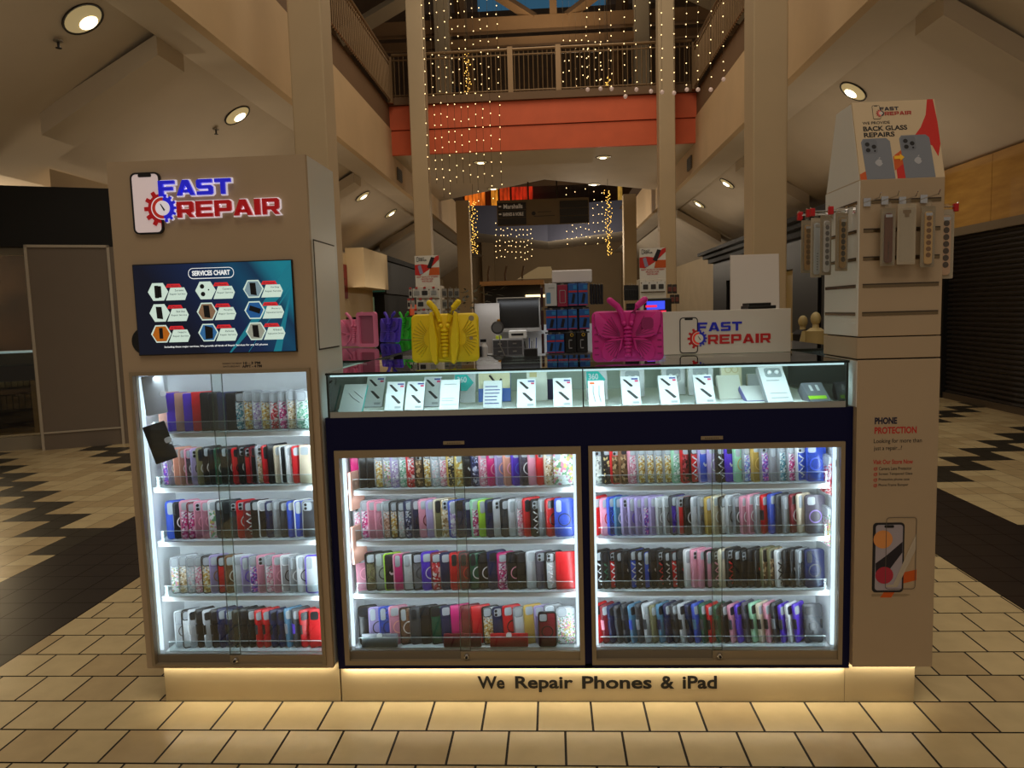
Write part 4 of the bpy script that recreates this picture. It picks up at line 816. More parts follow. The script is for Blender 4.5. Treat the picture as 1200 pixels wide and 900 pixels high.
GLIT = {'Y': [(214, 176, 90), (236, 220, 160), (160, 120, 50), (240, 236, 220), (200, 150, 70)], 'R': [(206, 30, 50), (240, 200, 200), (150, 14, 30), (226, 90, 100), (250, 240, 240)], 'H': [(214, 40, 130), (240, 170, 210), (130, 20, 90), (250, 235, 245)],
        'P': [(232, 160, 184), (250, 220, 230), (206, 110, 140), (240, 230, 236)], 'V': [(130, 70, 200), (200, 160, 236), (230, 90, 180), (90, 60, 160), (240, 235, 250)], 'L': [(196, 180, 214), (230, 220, 240), (160, 130, 190), (245, 245, 250)],
        'T': [(90, 160, 180), (200, 226, 232), (50, 110, 130), (236, 244, 246)], 'M': [(150, 206, 180), (220, 240, 228), (90, 160, 130), (240, 250, 246)], 'K': [(24, 24, 28), (60, 60, 64), (200, 180, 120), (16, 16, 18)], 'C': [(216, 218, 222), (236, 238, 240), (180, 184, 190), (226, 200, 210), (190, 206, 220)],
        'E': [(220, 200, 170), (196, 168, 120), (240, 232, 220), (150, 120, 80)], 'N': [(40, 50, 96), (120, 130, 170), (24, 28, 60), (200, 206, 226)], 'W': [(236, 234, 236), (226, 140, 170), (240, 240, 240), (120, 170, 130), (214, 196, 120)], 'B': [(110, 150, 220), (200, 220, 246), (150, 110, 210), (236, 240, 250)],
        'O': [(206, 160, 140), (240, 214, 200), (160, 110, 90)], 'Z': [(120, 90, 60), (70, 46, 30), (190, 160, 120)], 'G': [(190, 190, 184), (120, 122, 120), (214, 212, 206)], 'F': [(60, 110, 80), (220, 214, 150), (40, 70, 52)], 'A': [(140, 30, 40), (40, 14, 20), (200, 80, 90)], 'U': [(232, 168, 146), (250, 224, 214), (206, 120, 100)], 'Q': [(160, 120, 206), (220, 200, 240), (110, 80, 170)]}
def pm(k):
    return mat('case_'+PAL[k][0].replace(' ', '_'), PAL[k][1], .32)
def cm(k):          # translucent shell
    c = PAL[k][1]; return mat('sheer_'+PAL[k][0].replace(' ', '_'), c, .2, alpha=.40 if k in 'CGSW' else .62)
S_SHELL = smesh('shell', MB().prism(rr(CW, CHH, .011), 0, .0105, .002), True)
S_RUG = smesh('rugged_shell', MB().prism([(.006, 0), (.02, .0), (.024, .003), (.052, .003), (.056, 0), (.070, 0), (.077, .008), (.077, .05), (.074, .055), (.074, .095), (.077, .1), (.077, .146), (.070, .154), (.006, .154), (0, .147), (0, .1), (.003, .095), (.003, .055), (0, .05), (0, .008)], 0, .0125, .0025), True)
S_FRAME = smesh('bumper', MB().prism(rr(CW+.0016, CHH+.0016, .0118, x=-.0008, z=-.0008), -.0012, .0112, hole=rr(CW-.0056, CHH-.0056, .0085, x=.0028, z=.0028)), True)
S_CAM = smesh('camera_opening', MB().prism(rr(.032, .033, .008, x=.0055, z=CHH-.039), -.0012, .001, .0008), True)
S_CAMT = smesh('camera_opening', MB().prism(rr(.021, .048, .008, x=.006, z=CHH-.054), -.0012, .001, .0008), True)
S_RIM = smesh('camera_rim', MB().prism(rr(.036, .037, .0095, x=.0035, z=CHH-.041), -.0022, .001, hole=rr(.031, .032, .0078, x=.006, z=CHH-.0385)), True)
S_LENS = smesh('lenses', MB().prism(circ(.014, CHH-.016, .006, 12), -.0024, -.001).prism(circ(.014, CHH-.031, .006, 12), -.0024, -.001), True)
def ringmesh():
    return MB().prism(circ(CW/2, .066, .0255, 26), -.0010, .0005, hole=circ(CW/2, .066, .0215, 26))
S_RING = smesh('magnet_ring', ringmesh(), True)
S_FOLIO = smesh('folio_cover', MB().prism(rr(.080, .152, .005), 0, .0125, .0018), True)
S_PAGE = smesh('inner_tray', MB().box(.003, .079, .0035, .009, .002, .150))
S_STRAP = smesh('closure_strap', MB().prism(rr(.026, .022, .008, x=.056, z=.066), -.0016, .014, .0008), True)
S_GRIP = smesh('side_grip', MB().box(-.0012, .008, -.001, .0115, .056, .094, .001).box(.066, .0752, -.001, .0115, .056, .094, .001))
S_STAND = smesh('ring_stand', MB().prism(circ(.038, .066, .019, 22), -.0022, .0005, hole=circ(.038, .066, .014, 22)).box(.032, .044, -.0016, .0005, .04, .048))
S_LOGO = smesh('printed_mark', MB().prism([(.018, .072), (.026, .060), (.038, .062), (.062, .084), (.036, .070), (.026, .070), (.022, .078)], -.0008, .0004))
S_BAND = smesh('printed_band', MB().box(.028, .048, -.0006, .0004, .012, .104))
S_STRIPE = smesh('wavy_print', MB().tube([(.02+.012*math.sin(k*1.6), -.0004, .014+k*.008) for k in range(12)], .0032, 6).tube([(.054+.012*math.cos(k*1.4), -.0004, .014+k*.008) for k in range(12)], .0032, 6))
GREYW = mat('opening_grey', (172, 178, 184), .3); DARKW = mat('opening_dark', (38, 40, 46), .3)
KIND = {'p': 'plain phone case', 'm': 'phone case with magnet ring', 'g': 'glitter phone case', 'r': 'rugged phone case', 'b': 'folio phone case', 'c': 'see-through phone case', 'n': 'see-through ring phone case', 'x': 'patterned phone case', 'k': 'printed phone case', 's': 'rugged ring-stand phone case'}
SHORT = {'p': 'plain phone case', 'm': 'ringed phone case', 'g': 'glitter phone case', 'r': 'rugged phone case', 'b': 'folio phone case', 'c': 'sheer phone case', 'n': 'sheer ringed case', 'x': 'patterned phone case', 'k': 'printed phone case', 's': 'ring-stand phone case'}
def make_case(tok, label, group, loc, rotz, lean, sc_=1.0):
    k, st = tok[0], tok[1]; bump = tok[2] if len(tok) > 2 and tok[2] != '-' else None; rc = tok[3] if len(tok) > 3 else None
    t = bpy.data.objects.new('phone_case', None); COL.objects.link(t); t.empty_display_size = .02
    t.location = loc; t.rotation_mode = 'QUATERNION'; t.rotation_quaternion = (Matrix.Rotation(rotz, 3, 'Z') @ Matrix.Rotation(-lean, 3, 'X')).to_quaternion()
    t.scale = (sc_,)*3
    t['label'] = label; t['category'] = 'phone case'; t['group'] = group; ROOT[t.name] = Vector(loc)
    rnd = random.random()
    if st == 'b':
        child('folio_cover', S_FOLIO, pm(k), t); child('inner_tray', S_PAGE, DARKW, t)
        return t
    if st == 'r' or st == 's':
        child('shell', S_RUG, pm(k), t); child('side_grip', S_GRIP, pm(bump or 'K'), t); child('camera_opening', S_CAM, DARKW if rnd < .5 else GREYW, t)
        if st == 's': child('ring_stand', S_STAND, pm(rc or 'D'), t)
        return t
    if st == 'g': m = glitter('glitter_'+PAL[k][0].replace(' ', '_'), GLIT.get(k, GLIT['C']), 190)
    elif st == 'x': m = glitter('pattern_'+PAL[k][0].replace(' ', '_'), GLIT.get(k, GLIT['C']), 105, bottom=False)
    elif st in 'cn': m = cm(k)
    else: m = pm(k)
    child('shell', S_SHELL, m, t)
    if bump: child('bumper', S_FRAME, pm(bump), t)
    elif st in 'cng': child('bumper', S_FRAME, mat('clear_rim', (176, 180, 186), .15, alpha=.7) if st == 'g' or k == 'C' else pm(k), t)
    light = k in 'CWSELPMUYGOQTBIH' or st in 'cng'
    if rnd < .3 and st not in 'g': child('camera_opening', S_CAMT, GREYW if light else DARKW, t)
    else:
        child('camera_opening', S_CAM, GREYW if (light and rnd < .8) else (GREYW if rnd > .48 else DARKW), t)
        child('camera_rim', S_RIM, pm(bump) if bump else (pm(k) if st != 'g' and st != 'x' else mat('clear_rim', (214, 218, 222), .15, alpha=.8)), t)
        if rnd > .86: child('lenses', S_LENS, BLACK, t)
    if st in 'mn': child('magnet_ring', S_RING, pm(rc) if rc else mat('ring_white', (232, 232, 234), .4) if k not in 'W' else pm('D'), t)
    if st == 'k':
        pmk = pm(rc or 'W')
        child('printed_mark' if rnd < .45 else 'wavy_print', S_LOGO if rnd < .45 else S_STRIPE, pmk, t)
    return t
def row(tokens, x0, x1, z, yfront, lean, where, group, small=False):
    toks = tokens.split(); n = len(toks); p = (x1-x0-.072)/(n-1); made = []
    for i, tk in enumerate(toks):
        thick = .0162 if tk[1] in 'rs' else .0145 if tk[1] == 'b' else .0136
        k = tk[0]; lab = f"{PAL[k][0]} {SHORT[tk[1]]}, {ORD[i]} from left on {where}"
        th = math.asin(min(.86, thick*1.10/p)) if i < n-1 else .12
        s = random.uniform(.96, 1.02)
        made.append(make_case(tk, lab, group, (x0+p*i, yfront+random.uniform(0, .0012), z+.0016), th, lean+random.uniform(-.006, .006), s))
    return made
def rows(where, x0, x1, yf, zs, specs, leans):
    nm = ['top', 'second', 'third', 'fourth', 'bottom'] if len(zs) == 5 else ['top', 'second', 'third', 'bottom']
    for z, s, nme, ln in zip(zs, specs, nm, leans):
        row(s, x0, x1, z, yf, ln, f'{nme} shelf of {where}', f'phone cases on the {nme} shelf of {where}')
rows('left tower', -1.545, -.925, YT+.085, [1.087, .872, .655, .431, .203], [
 'Ob Vb Ob Vb Rb Kb Kb Nb Kb TgK Yg Lg Yg Rg Hg Eg Mg',
 'Vg Cn Up On JnP LmLD XmX Km Kp Fm Kp Km RmRK KmK RpK KpA Eg Rp Kb Ep KpW WkWD Rp Ep',
 'BpB Km- HgP HgA PnPP PnPP WxW Dp Kp Dp RmRW AkA Kp KpW Np Gp Dp Bp BpW DpG',
 'Wg Eg Cg Pg YgK Ln-Z RpK Zn CpC LnLV Vg Pc Pg PnPP CnWK Cn WmCD CpV',
 'CnCK CpK SrW Kr SrK Kr NsNN Nr Kr Kr Kr RrD RrK Nr Nr TrG DrV Rr RrR'], [.06, .06, .06, .06, .13])
rows('left counter window', -.800, .064, YC+.085, [.842, .638, .425, .201], [
 'Hb Kb Kb Yg Wg LgL Mg RgR ZxK YgK Cg Pg KgY YxY KkKW NxN PgP HmHP LnLU UnUP VnVB JnJW Pp Rp EgE Wx',
 'Pg Hg Pc PnPP Og YgK CgK NgN NmJK PmPA LpL XpE Ex LxB NpK Np HgM Ip NpN Sp DpK Sp Pg RpR KkKW Gp RmRK BmBN',
 'PnPP XnKX CnKK KkI HpP CkD GnKD VmV RxA NpN RpR AmDR FmK Km NpN HgH KmKP Kp Sp Jp CkK Rb',
 'KpK LnLK BnBD PnPU ZnK DpD Kp FmKF Np Hb Ab Rb YgK Np RmRK CpG Yp Lc Cc Wg'], [.06, .06, .06, .16])
rows('right counter window', .150, 1.022, YC+.085, [.842, .638, .425, .201], [
 'GxG KxK ZxR ZxZ PgP Yg Yg Yg Yg MgM AxR RkK BkL Lm KkKW Vk MmMY Bg YnYY Vg Cc Tg Hg BkW BnBB',
 'RrR PmPR BnBB TnTW LnLL LnLV LnLL VgL Lc CnCW CnCK VnDV RpG KmKW Sp GnGD Yc En WpK CnCK Gn- Pn Pn Cc Rr BpB Dp Cc Am Ep JmJQ',
 'KkKW KkKF RkKW KpK KkKW BkK Kk BkK KkKW KkKR KkKW RkKW KkKR WpW PpP PpP PpK KkKP EpE KkKR Kp Kp Kp KkKR ZxX ZxX WkWK Kp KkKW Gc NmND',
 'RrR ArP NrN DrD DrK TrB DrG SrD XrX TrN NrN DrK Sr NrK BrT FrD RrK FrK Kr PrD VrV JrK MrK ErK PrK DrG VrD WrS VrK Ds'], [.06, .06, .06, .14])
# loose ones lying or standing in front on the floor of the left window, and those fixed to the side walls
def flat_folio(x, w, tok, label):
    t = make_case(tok, label, 'folio cases lying along the bottom front of the left counter window', (x, YC+.073, .2025), 0, 0)
    t.rotation_quaternion = (Matrix.Rotation(math.radians(-14), 3, 'X') @ Matrix.Rotation(math.radians(-90), 3, 'Y')).to_quaternion()
    t.location = (x+w, YC+.064, .203); t.scale = (.64, 1, w/.152); child('closure_strap', S_STRAP, mat('strap_white', (220, 220, 222), .4) if tok[0] in 'RG' else pm('A'), t)
    return t
flat_folio(-.79, .145, 'Gb', 'grey folio case lying flat at bottom left of the left counter window')
flat_folio(-.46, .150, 'Ab', 'maroon folio case lying flat in the middle of the left counter window')
flat_folio(-.275, .150, 'Rb', 'red folio case lying flat at the bottom of the left counter window')
make_case('AmKK', 'dark red ringed case standing alone in front at bottom right of left window', 'single case in front of the bottom shelf row', (-.083, YC+.066, .2026), .02, .03, .92)
def wall_case(tok, loc, yaw, roll, label, sc_=1):
    t = make_case(tok, label, 'cases fixed to the inside walls of the lit windows', loc, 0, 0, sc_)
    t.rotation_quaternion = (Matrix.Rotation(yaw, 3, 'Z') @ Matrix.Rotation(roll, 3, 'Y')).to_quaternion(); return t
w_ = wall_case('Sb', (-1.552, YT+.022, 1.160), .95, -.06, 'white folio case fixed high on the left inside wall of the tower')
child('closure_strap', S_STRAP, mat('ring_white', (232, 232, 234), .4), w_)
w_ = wall_case('Kb', (-1.531, YT+.019, .972), .58, -.25, 'black folio case fixed at a tilt below the white one in the tower')
child('closure_strap', S_STRAP, mat('ring_white', (232, 232, 234), .4), w_)
wall_case('Ob', (-.797, YC+.050, .762), 1.1, 0, 'rose gold folio case fixed upper on the left inside wall of the counter window')
wall_case('Ob', (-.797, YC+.050, .545), 1.1, -.05, 'rose gold folio case fixed lower on the left inside wall of the counter window')
wall_case('Rg', (1.008, YC+.118, .80), -1.25, .12, 'red glitter case fixed high on the right inside wall of the counter window')
wall_case('Wg', (1.008, YC+.118, .60), -1.25, .08, 'multicoloured glitter case fixed lower on the right inside wall of the window')
# ---------------------------------------------------------------- goods in the glass display
ZD = ZG+.009
def leaning(name, label, cat, px, w, h, th, Y, tilt, face, group, yaw=0, edge=None):
    """a packet leaning back by tilt on the display floor, centred under image column px"""
    x = at(px, 485, Y).x
    t = bpy.data.objects.new(name, None); COL.objects.link(t); t.empty_display_size = .03
    t.location = (x, Y, ZD+.001); t.rotation_mode = 'QUATERNION'
    t.rotation_quaternion = (Matrix.Rotation(yaw, 3, 'Z') @ Matrix.Rotation(-tilt, 3, 'X')).to_quaternion()
    t['label'] = label; t['category'] = cat; t['group'] = group; ROOT[t.name] = Vector(t.location)
    b = part('box', MB().box(-w/2, w/2, 0, th, 0, h, .0012), edge or PAPER, t, local=True)
    part('front_face', MB().box(-w/2+.001, w/2-.001, -.0006, 0, .001, h-.001), face, t, local=True)
    sup = h*math.cos(tilt)*.55
    return t
PKW = mat('packet_white', (198, 200, 204), .3); PKG = mat('packet_greyside', (150, 152, 158), .4); TEAL = mat('packet_teal', (20, 172, 166), .4); PKB = mat('packet_blue', (40, 96, 190), .4); LILAC = mat('packet_lilac', (120, 116, 190), .4); MAG = mat('packet_magenta', (190, 40, 90), .4); LABB = mat('packet_label_blue', (52, 60, 130), .4)
GC = 'white cable packets in the glass display'
def cable_packet(px, Y, label, w=.074, h=.135, yaw=0):
    t = leaning('cable_packet', label, 'packet', px, w, h, .016, Y, .68, PKW, GC, yaw, PKG); y = -.0011
    def diag(x, z, s):
        return [(x, z), (x+s*.012, z-s*.001), (x+s*.045, z-s*.036), (x+s*.042, z-s*.040), (x+s*.034, z-s*.042), (x+s*.004, z-s*.008)]
    part('cable_picture', MB().prism(diag(-w*.38, h*.90, .85), y, -.0005).prism(diag(-w*.22, h*.52, .95), y, -.0005), INK, t, local=True)
    part('label_block', MB().box(w*.08, w*.42, y, -.0005, h*.88, h*.93), LABB, t, local=True); part('label_spot', MB().box(w*.24, w*.42, y, -.0005, h*.80, h*.86), MAG, t, local=True); part('label_foot', MB().box(w*.05, w*.38, y, -.0005, h*.07, h*.14), PKG, t, local=True)
    return t
cable_packet(437, 2.93, 'white cable packet at the far left, behind the teal edged box', .078, .15)
cable_packet(461, 2.80, 'white cable packet in the front row, first right of the teal edged box'); cable_packet(485, 2.80, 'white cable packet in the front row, second right of the teal edged box')
cable_packet(505, 2.90, 'white cable packet standing behind, left of the white box with grey lines', .074, .145); cable_packet(617, 2.79, 'white cable packet in front, left of the display glass joint by two'); cable_packet(660, 2.79, 'white cable packet in front, just left of the display glass joint')
cable_packet(741, 2.79, 'white cable packet in the right display, leftmost of three alike'); cable_packet(786, 2.79, 'white cable packet in the right display, middle of three alike'); cable_packet(828, 2.79, 'white cable packet in the right display, rightmost of three alike')
GB = 'boxed accessories in the glass display'
t = leaning('accessory_box', 'white box with teal edge leaning at the far left of the display', 'box', 410, .094, .150, .012, 2.775, .85, PKW, GB, 0, TEAL)
part('picture', MB().tube([(-.02, -.001, .10), (.0, -.001, .075), (.03, -.001, .05)], .002, 5).tube([(.0, -.001, .11), (.02, -.001, .09), (.04, -.001, .07)], .002, 5), PKG, t, local=True)
t = leaning('accessory_box', 'white box with grey lines and black foot beside the teal arrow card', 'box', 526, .078, .14, .014, 2.79, .68, PKW, GB, 0, BLACK)
part('printed_lines', MB().box(-.025, .025, -.0012, -.0005, .115, .119).box(-.03, .02, -.0012, -.0005, .05, .053).box(-.03, .015, -.0012, -.0005, .04, .043).box(-.03, .03, -.0012, -.0005, .022, .024), PKG, t, local=True)
def arrow_card(px, label, w=.09, right=True):
    t = leaning('spiral_card', label, 'card', px, w, .135, .004, 3.0, .32, PKW, GB)
    part('teal_arrow', MB().prism([(-w*.45, .05), (w*.1, .05), (w*.42, .085), (w*.1, .12), (-w*.45, .12)] if right else [(-w*.1, .12), (w*.45, .12), (w*.45, .06), (w*.1, .03), (-w*.1, .06)], -.0014, -.0005), TEAL, t, local=True)
    part('number', MB().text('360', -w*.36, .085, w*.45, .026, -.0014, .0005, .02), PKW, t, local=True)
    mb = MB()
    for k in range(9): mb.tube([(-w*.42+k*w*.105, -.004, .132), (-w*.42+k*w*.105, -.002, .140), (-w*.42+k*w*.105, .004, .136)], .0012, 4)
    part('spiral_binding', mb, STEEL, t, local=True)
arrow_card(545, 'spiral bound card with teal arrow behind the white box, left display'); arrow_card(700, 'spiral bound card with teal arrow right of the display glass joint')
t = leaning('accessory_box', 'cream and blue box with black stand picture in the left display', 'box', 580, .135, .125, .03, 3.02, .25, mat('packet_cream', (226, 216, 182), .4), GB, 0, PKB)
part('blue_panel', MB().box(-.0675, .0675, -.0014, -.0005, 0, .055), PKB, t, local=True); part('stand_picture', MB().tube([(-.02, -.001, .11), (0, -.001, .085), (.02, -.001, .08), (.03, -.001, .095)], .005, 6).box(0, .03, -.0016, -.0005, .066, .074), INK, t, local=True)
t = leaning('accessory_box', 'white box with fine print in front of the cream and blue box', 'box', 577, .074, .125, .016, 2.80, .62, PKW, GB, 0, PKG)
mb = MB()
for k in range(6): mb.box(-.03, .03-random.random()*.02, -.0012, -.0005, .02+k*.015, .024+k*.015)
part('printed_lines', mb, LABB, t, local=True)
t = leaning('accessory_box', 'tall pale box behind a cable packet, left of the dark blue box', 'box', 630, .085, .150, .02, 3.0, .2, mat('packet_pale2', (206, 206, 196), .4), GB)
part('printed_block', MB().box(-.03, .0, -.0012, -.0005, .10, .13), mat('packet_tan', (186, 170, 120), .4), t, local=True)
t = leaning('accessory_box', 'small dark blue box behind the cable packets near the glass joint', 'box', 643, .07, .085, .03, 3.05, .1, NAVY, GB, 0, NAVY)
t = leaning('accessory_box', 'small white box with orange mark, first right of the glass joint', 'box', 700, .062, .115, .018, 2.79, .62, PKW, GB)
part('orange_mark', MB().box(-.024, -.006, -.0014, -.0005, .098, .106), ORANGE, t, local=True); part('cable_picture', MB().tube([(-.01, -.001, .09), (-.012, -.001, .06), (-.005, -.001, .02)], .0022, 5).tube([(.012, -.001, .09), (.01, -.001, .05), (.016, -.001, .02)], .0022, 5), PKG, t, local=True)
for px, Y, w, h, lb in ((742, 3.08, .10, .13, 'white box with grey window at the back of the right display, left one'), (790, 3.12, .10, .13, 'white box with grey window at the back of the right display, middle one'), (822, 3.08, .105, .14, 'white box with grey window at the back of the right display, right one')):
    t = leaning('earphone_box', lb, 'box', px, w, h, .03, Y, .15, PKW, GB); part('window', MB().prism(rr(w*.6, h*.42, .01, x=-w*.3, z=h*.42), -.0014, -.0005), mat('packet_window', (140, 146, 150), .2), t, local=True)
    part('earphones', MB().sphere((-.012, -.003, h*.62), .008, 10).sphere((.014, -.003, h*.62), .008, 10), PKW, t, local=True)
t = leaning('accessory_box', 'cream box with round drawings behind the pale box, right display', 'box', 858, .085, .14, .03, 3.06, .12, mat('packet_cream', (226, 216, 182), .4), GB)
part('drawing', MB().prism(circ(-.014, .105, .014, 18), -.0014, -.0005, hole=circ(-.014, .105, .011, 18)).prism(circ(.014, .105, .014, 18), -.0014, -.0005, hole=circ(.014, .105, .011, 18)), mat('packet_tan', (186, 170, 120), .4), t, local=True)
leaning('accessory_box', 'plain pale box leaning in front of the cream drawing box', 'box', 857, .09, .11, .02, 2.93, .62, mat('packet_pale2', (206, 206, 196), .4), GB)
t = leaning('accessory_box', 'flat pale box with lilac edge lying left of the tall earphone box', 'box', 888, .085, .10, .022, 2.86, 1.05, mat('packet_pale3', (214, 214, 216), .4), GB, .1, LILAC)
leaning('accessory_box', 'small white box behind the lilac edged box', 'box', 888, .08, .085, .03, 3.06, .1, PKW, GB)
t = leaning('earphone_box', 'tall white earphone box with hanging window, right of the lilac edged box', 'box', 915, .098, .175, .026, 2.80, .74, PKW, GB, .08, PKG)
part('window', MB().prism(rr(.065, .045, .01, x=-.028, z=.118), -.0014, -.0005), mat('packet_window', (140, 146, 150), .2), t, local=True); part('printed_lines', MB().box(-.03, .02, -.0012, -.0005, .10, .105).box(-.03, .035, -.0012, -.0005, .04, .044).box(-.03, .035, -.0012, -.0005, .018, .022), PKG, t, local=True)
part('earphones', MB().sphere((-.01, -.004, .14), .009, 10).sphere((.018, -.004, .14), .009, 10), PKW, t, local=True)
t = leaning('charger_box', 'grey charger box with lime green stripe at the right end of the display', 'box', 962, .082, .10, .045, 2.80, .88, mat('packet_charcoal', (104, 106, 114), .35), GB, .15, mat('packet_charcoal', (104, 106, 114), .35))
part('green_stripe', MB().box(-.041, .030, -.0014, -.0005, .012, .028), mat('packet_lime', (150, 206, 40), .4), t, local=True); part('charger_picture', MB().box(-.018, -.008, -.0014, -.0005, .055, .085).box(.008, .018, -.0014, -.0005, .055, .085), PKW, t, local=True)
# ---------------------------------------------------------------- butterfly tablet cases
def butterfly(label, loc, rotz, col, kind, s=1.0, lean=.14, front=True):
    m = mat('foam_%s' % kind, col, .55); md = mat('foam_dark_%s' % kind, tuple(int(v*(.86 if kind == 'yellow' else .72)) for v in col), .6)
    t = bpy.data.objects.new('tablet_case', None); COL.objects.link(t); t.location = loc; t.scale = (s, s, s)
    t.rotation_mode = 'QUATERNION'; t.rotation_quaternion = (Matrix.Rotation(rotz, 3, 'Z') @ Matrix.Rotation(-lean, 3, 'X')).to_quaternion()
    t['label'] = label; t['category'] = 'tablet case'; t['group'] = 'foam butterfly tablet cases'; ROOT[t.name] = Vector(loc)
    w, h = .272, .196
    part('back_shell', MB().prism(rr(w, h, .022, 6, x=-w/2, z=.004), 0, .022, .006), m, t, local=True, smooth=True)
    def wing(sd, y0, y1, grow=1.0):
        up = [(.02, .095), (.045, .115), (.085, .165), (.115, .196), (.128, .192), (.126, .15), (.112, .108), (.088, .094), (.05, .090)]
        lo = [(.018, .092), (.06, .092), (.09, .078), (.104, .045), (.100, .018), (.082, .003), (.064, .004), (.04, .03), (.022, .055)]
        mb = MB()
        for q in (up, lo): mb.prism([(sd*a*grow, b) for a, b in q], y0, y1, .004)
        return mb
    for sd in (-1, 1):
        if kind == 'yellow':
            # wings folded out as a stand: upright flaps beside the body, with the plate's own wing relief
            part('stand_flap', MB().prism([(sd*.028, .0), (sd*.036, -.006), (sd*.046, .004), (sd*.058, .05), (sd*.060, .12), (sd*.054, .20), (sd*.044, .205), (sd*.036, .15), (sd*.024, .09), (sd*.026, .04)], -.045, .004, .004), m, t, local=True, smooth=True)
        else: part('wing', wing(sd, -.014, .002), m, t, local=True, smooth=True)
        mb = MB()
        if kind == 'yellow':
            for k in range(12):
                a = math.radians(-55+k*10); c = Vector((sd*.055, 0, .10)); r0, r1 = .03, .075
                zz = c.z+r1*math.sin(a)*1.2
                mb.tube([(c.x+sd*r0*math.cos(a), -.001, c.z+r0*math.sin(a)*1.2), (c.x+sd*r1*math.cos(a), -.001, zz)], .0022, 6)
        else:
            for k in range(7):
                a = math.radians(8+k*9); mb.tube([(sd*.03, -.0142, .10+k*.002), (sd*(.03+.07*math.cos(a)), -.0142, .10+.085*math.sin(a))], .0016, 5)
                a = math.radians(-5-k*11); mb.tube([(sd*.028, -.0142, .085), (sd*(.028+.062*math.cos(a)), -.0142, .085+.075*math.sin(a))], .0016, 5)
            for k in range(5): mb.box(min(sd*.112, sd*.128), max(sd*.112, sd*.128), -.002, .001, .03+k*.026, .034+k*.026)
        part('wing_veins', mb, md, t, local=True, smooth=True)
        ant = [(sd*.018, -.008, .165), (sd*.026, -.010, .195), (sd*.038, -.012, .220), (sd*.058, -.012, .242)] if kind == 'yellow' else [(sd*.014, -.010, .150), (sd*.020, -.012, .185), (sd*.038, -.014, .215), (sd*.066, -.014, .238)]
        part('antenna', MB().tube(ant, [.010, .0115, .012, .0125], 12).sphere(ant[-1], .0125, 12), m, t, local=True, smooth=True)
        part('eye', MB().sphere((sd*.014, -.018, .148), .0095, 12), m, t, local=True, smooth=True)
    mb = MB()
    for k in range(8): mb.lathe([(.012, -.0065), (.0175-.0006*k, -.003), (.0175-.0006*k, .003), (.012, .0065)], (0, -.008, .130-k*.0145), 16)
    part('body_segments', mb, m, t, local=True, smooth=True)
    part('camera_hole', MB().prism(circ(.108, .178, .011, 20) if kind == 'yellow' else rr(.045, .045, .014, x=.052, z=.125), -.0155 if kind != 'yellow' else -.001, .001), mat('hole_grey', (150, 140, 110), .5) if kind == 'yellow' else md, t, local=True)
    if kind == 'yellow': part('side_button', MB().prism(circ(.106, .098, .007, 16), -.003, .001), MATS['hole_grey'], t, local=True)
    return t
butterfly('yellow foam butterfly tablet case standing on the left of the counter glass', (-.432, 2.92, ZT2+.012), .02, (236, 206, 10), 'yellow', 1.0, .10)
butterfly('magenta foam butterfly tablet case standing near the middle of the counter glass', (.288, 2.83, ZT2+.003), -.02, (206, 38, 142), 'magenta', 1.0, .10)
def side_case(label, loc, rotz, col, kind):
    return butterfly(label, loc, rotz, col, kind, .95, .16)
side_case('pale pink foam butterfly tablet case on the left side counter', (-1.36, 4.95, ZT2+.003), -.35, (226, 120, 160), 'pink')
side_case('violet foam butterfly tablet case behind the pale pink one', (-1.255, 5.55, ZT2+.003), -.75, (78, 52, 190), 'violet')
side_case('green foam butterfly tablet case, farthest on the left side counter', (-1.268, 6.15, ZT2+.003), -.8, (44, 176, 40), 'green')
fp = thing('tablet_case', 'pale pink tablet case seen from its open front, leaning beside the butterfly', 'tablet case', (-1.22, 4.80, ZT2+.003), -.5)
part('frame_border', MB().prism(rr(.17, .23, .02, 5, x=-.085, z=.003), -.016, .006, hole=rr(.125, .185, .008, 5, x=-.0625, z=.0255)), mat('foam_pink', (226, 120, 160), .55), fp, local=True)
part('tray', MB().box(-.07, .07, 0, .006, .02, .21), mat('foam_dark_pink', (176, 86, 120), .6), fp, local=True)
# ---------------------------------------------------------------- sign panel on the counter and things behind
SP = thing('sign_panel', 'white sign panel with blue and red lettered logo standing on the counter glass', 'sign', (.76, 3.26, ZT2))
part('panel', MB().box(.485, 1.035, 3.255, 3.275, ZT2+.001, 1.497, .001), mat('panel_white', (216, 206, 198), .4), SP)
part('panel_foot', MB().box(.47, .56, 3.28, 3.40, ZT2+.001, ZT2+.07), WHITE, SP)
logo(SP, fr_at(.556, 3.2545, 1.312), .71, .004, BLUE, RED, screen=MATS['panel_white'])
LB = thing('leaning_board', 'blank pale board leaning on the right side counter behind the sign panel', 'board', (1.06, 3.92, ZT2))
part('board', MB().quad((.925, 3.88, ZT2+.002), (1.178, 3.88, ZT2+.002), (1.205, 4.0, 1.78), (.955, 4.0, 1.78)).quad((.925, 3.888, ZT2+.002), (1.178, 3.888, ZT2+.002), (1.205, 4.008, 1.78), (.955, 4.008, 1.78)), mat('board_pale', (206, 198, 192), .5), LB)
part('board_edge', MB().tube([(.925, 3.884, ZT2+.004), (.955, 4.004, 1.78), (1.205, 4.004, 1.78), (1.178, 3.884, ZT2+.004)], .004, 4), mat('board_edge', (180, 170, 160), .5), LB)
BX = thing('black_device', 'flat black device on a white carton behind the sign panel', 'device', (1.02, 3.62, ZT2))
part('carton', MB().box(.90, 1.10, 3.56, 3.68, ZT2+.001, 1.495, .003), WHITE, BX); part('device_body', MB().box(.93, 1.06, 3.55, 3.69, 1.496, 1.512, .003), BLACK, BX); part('device_lid', MB().box(.935, 1.04, 3.56, 3.68, 1.512, 1.525, .003), BLACK, BX)
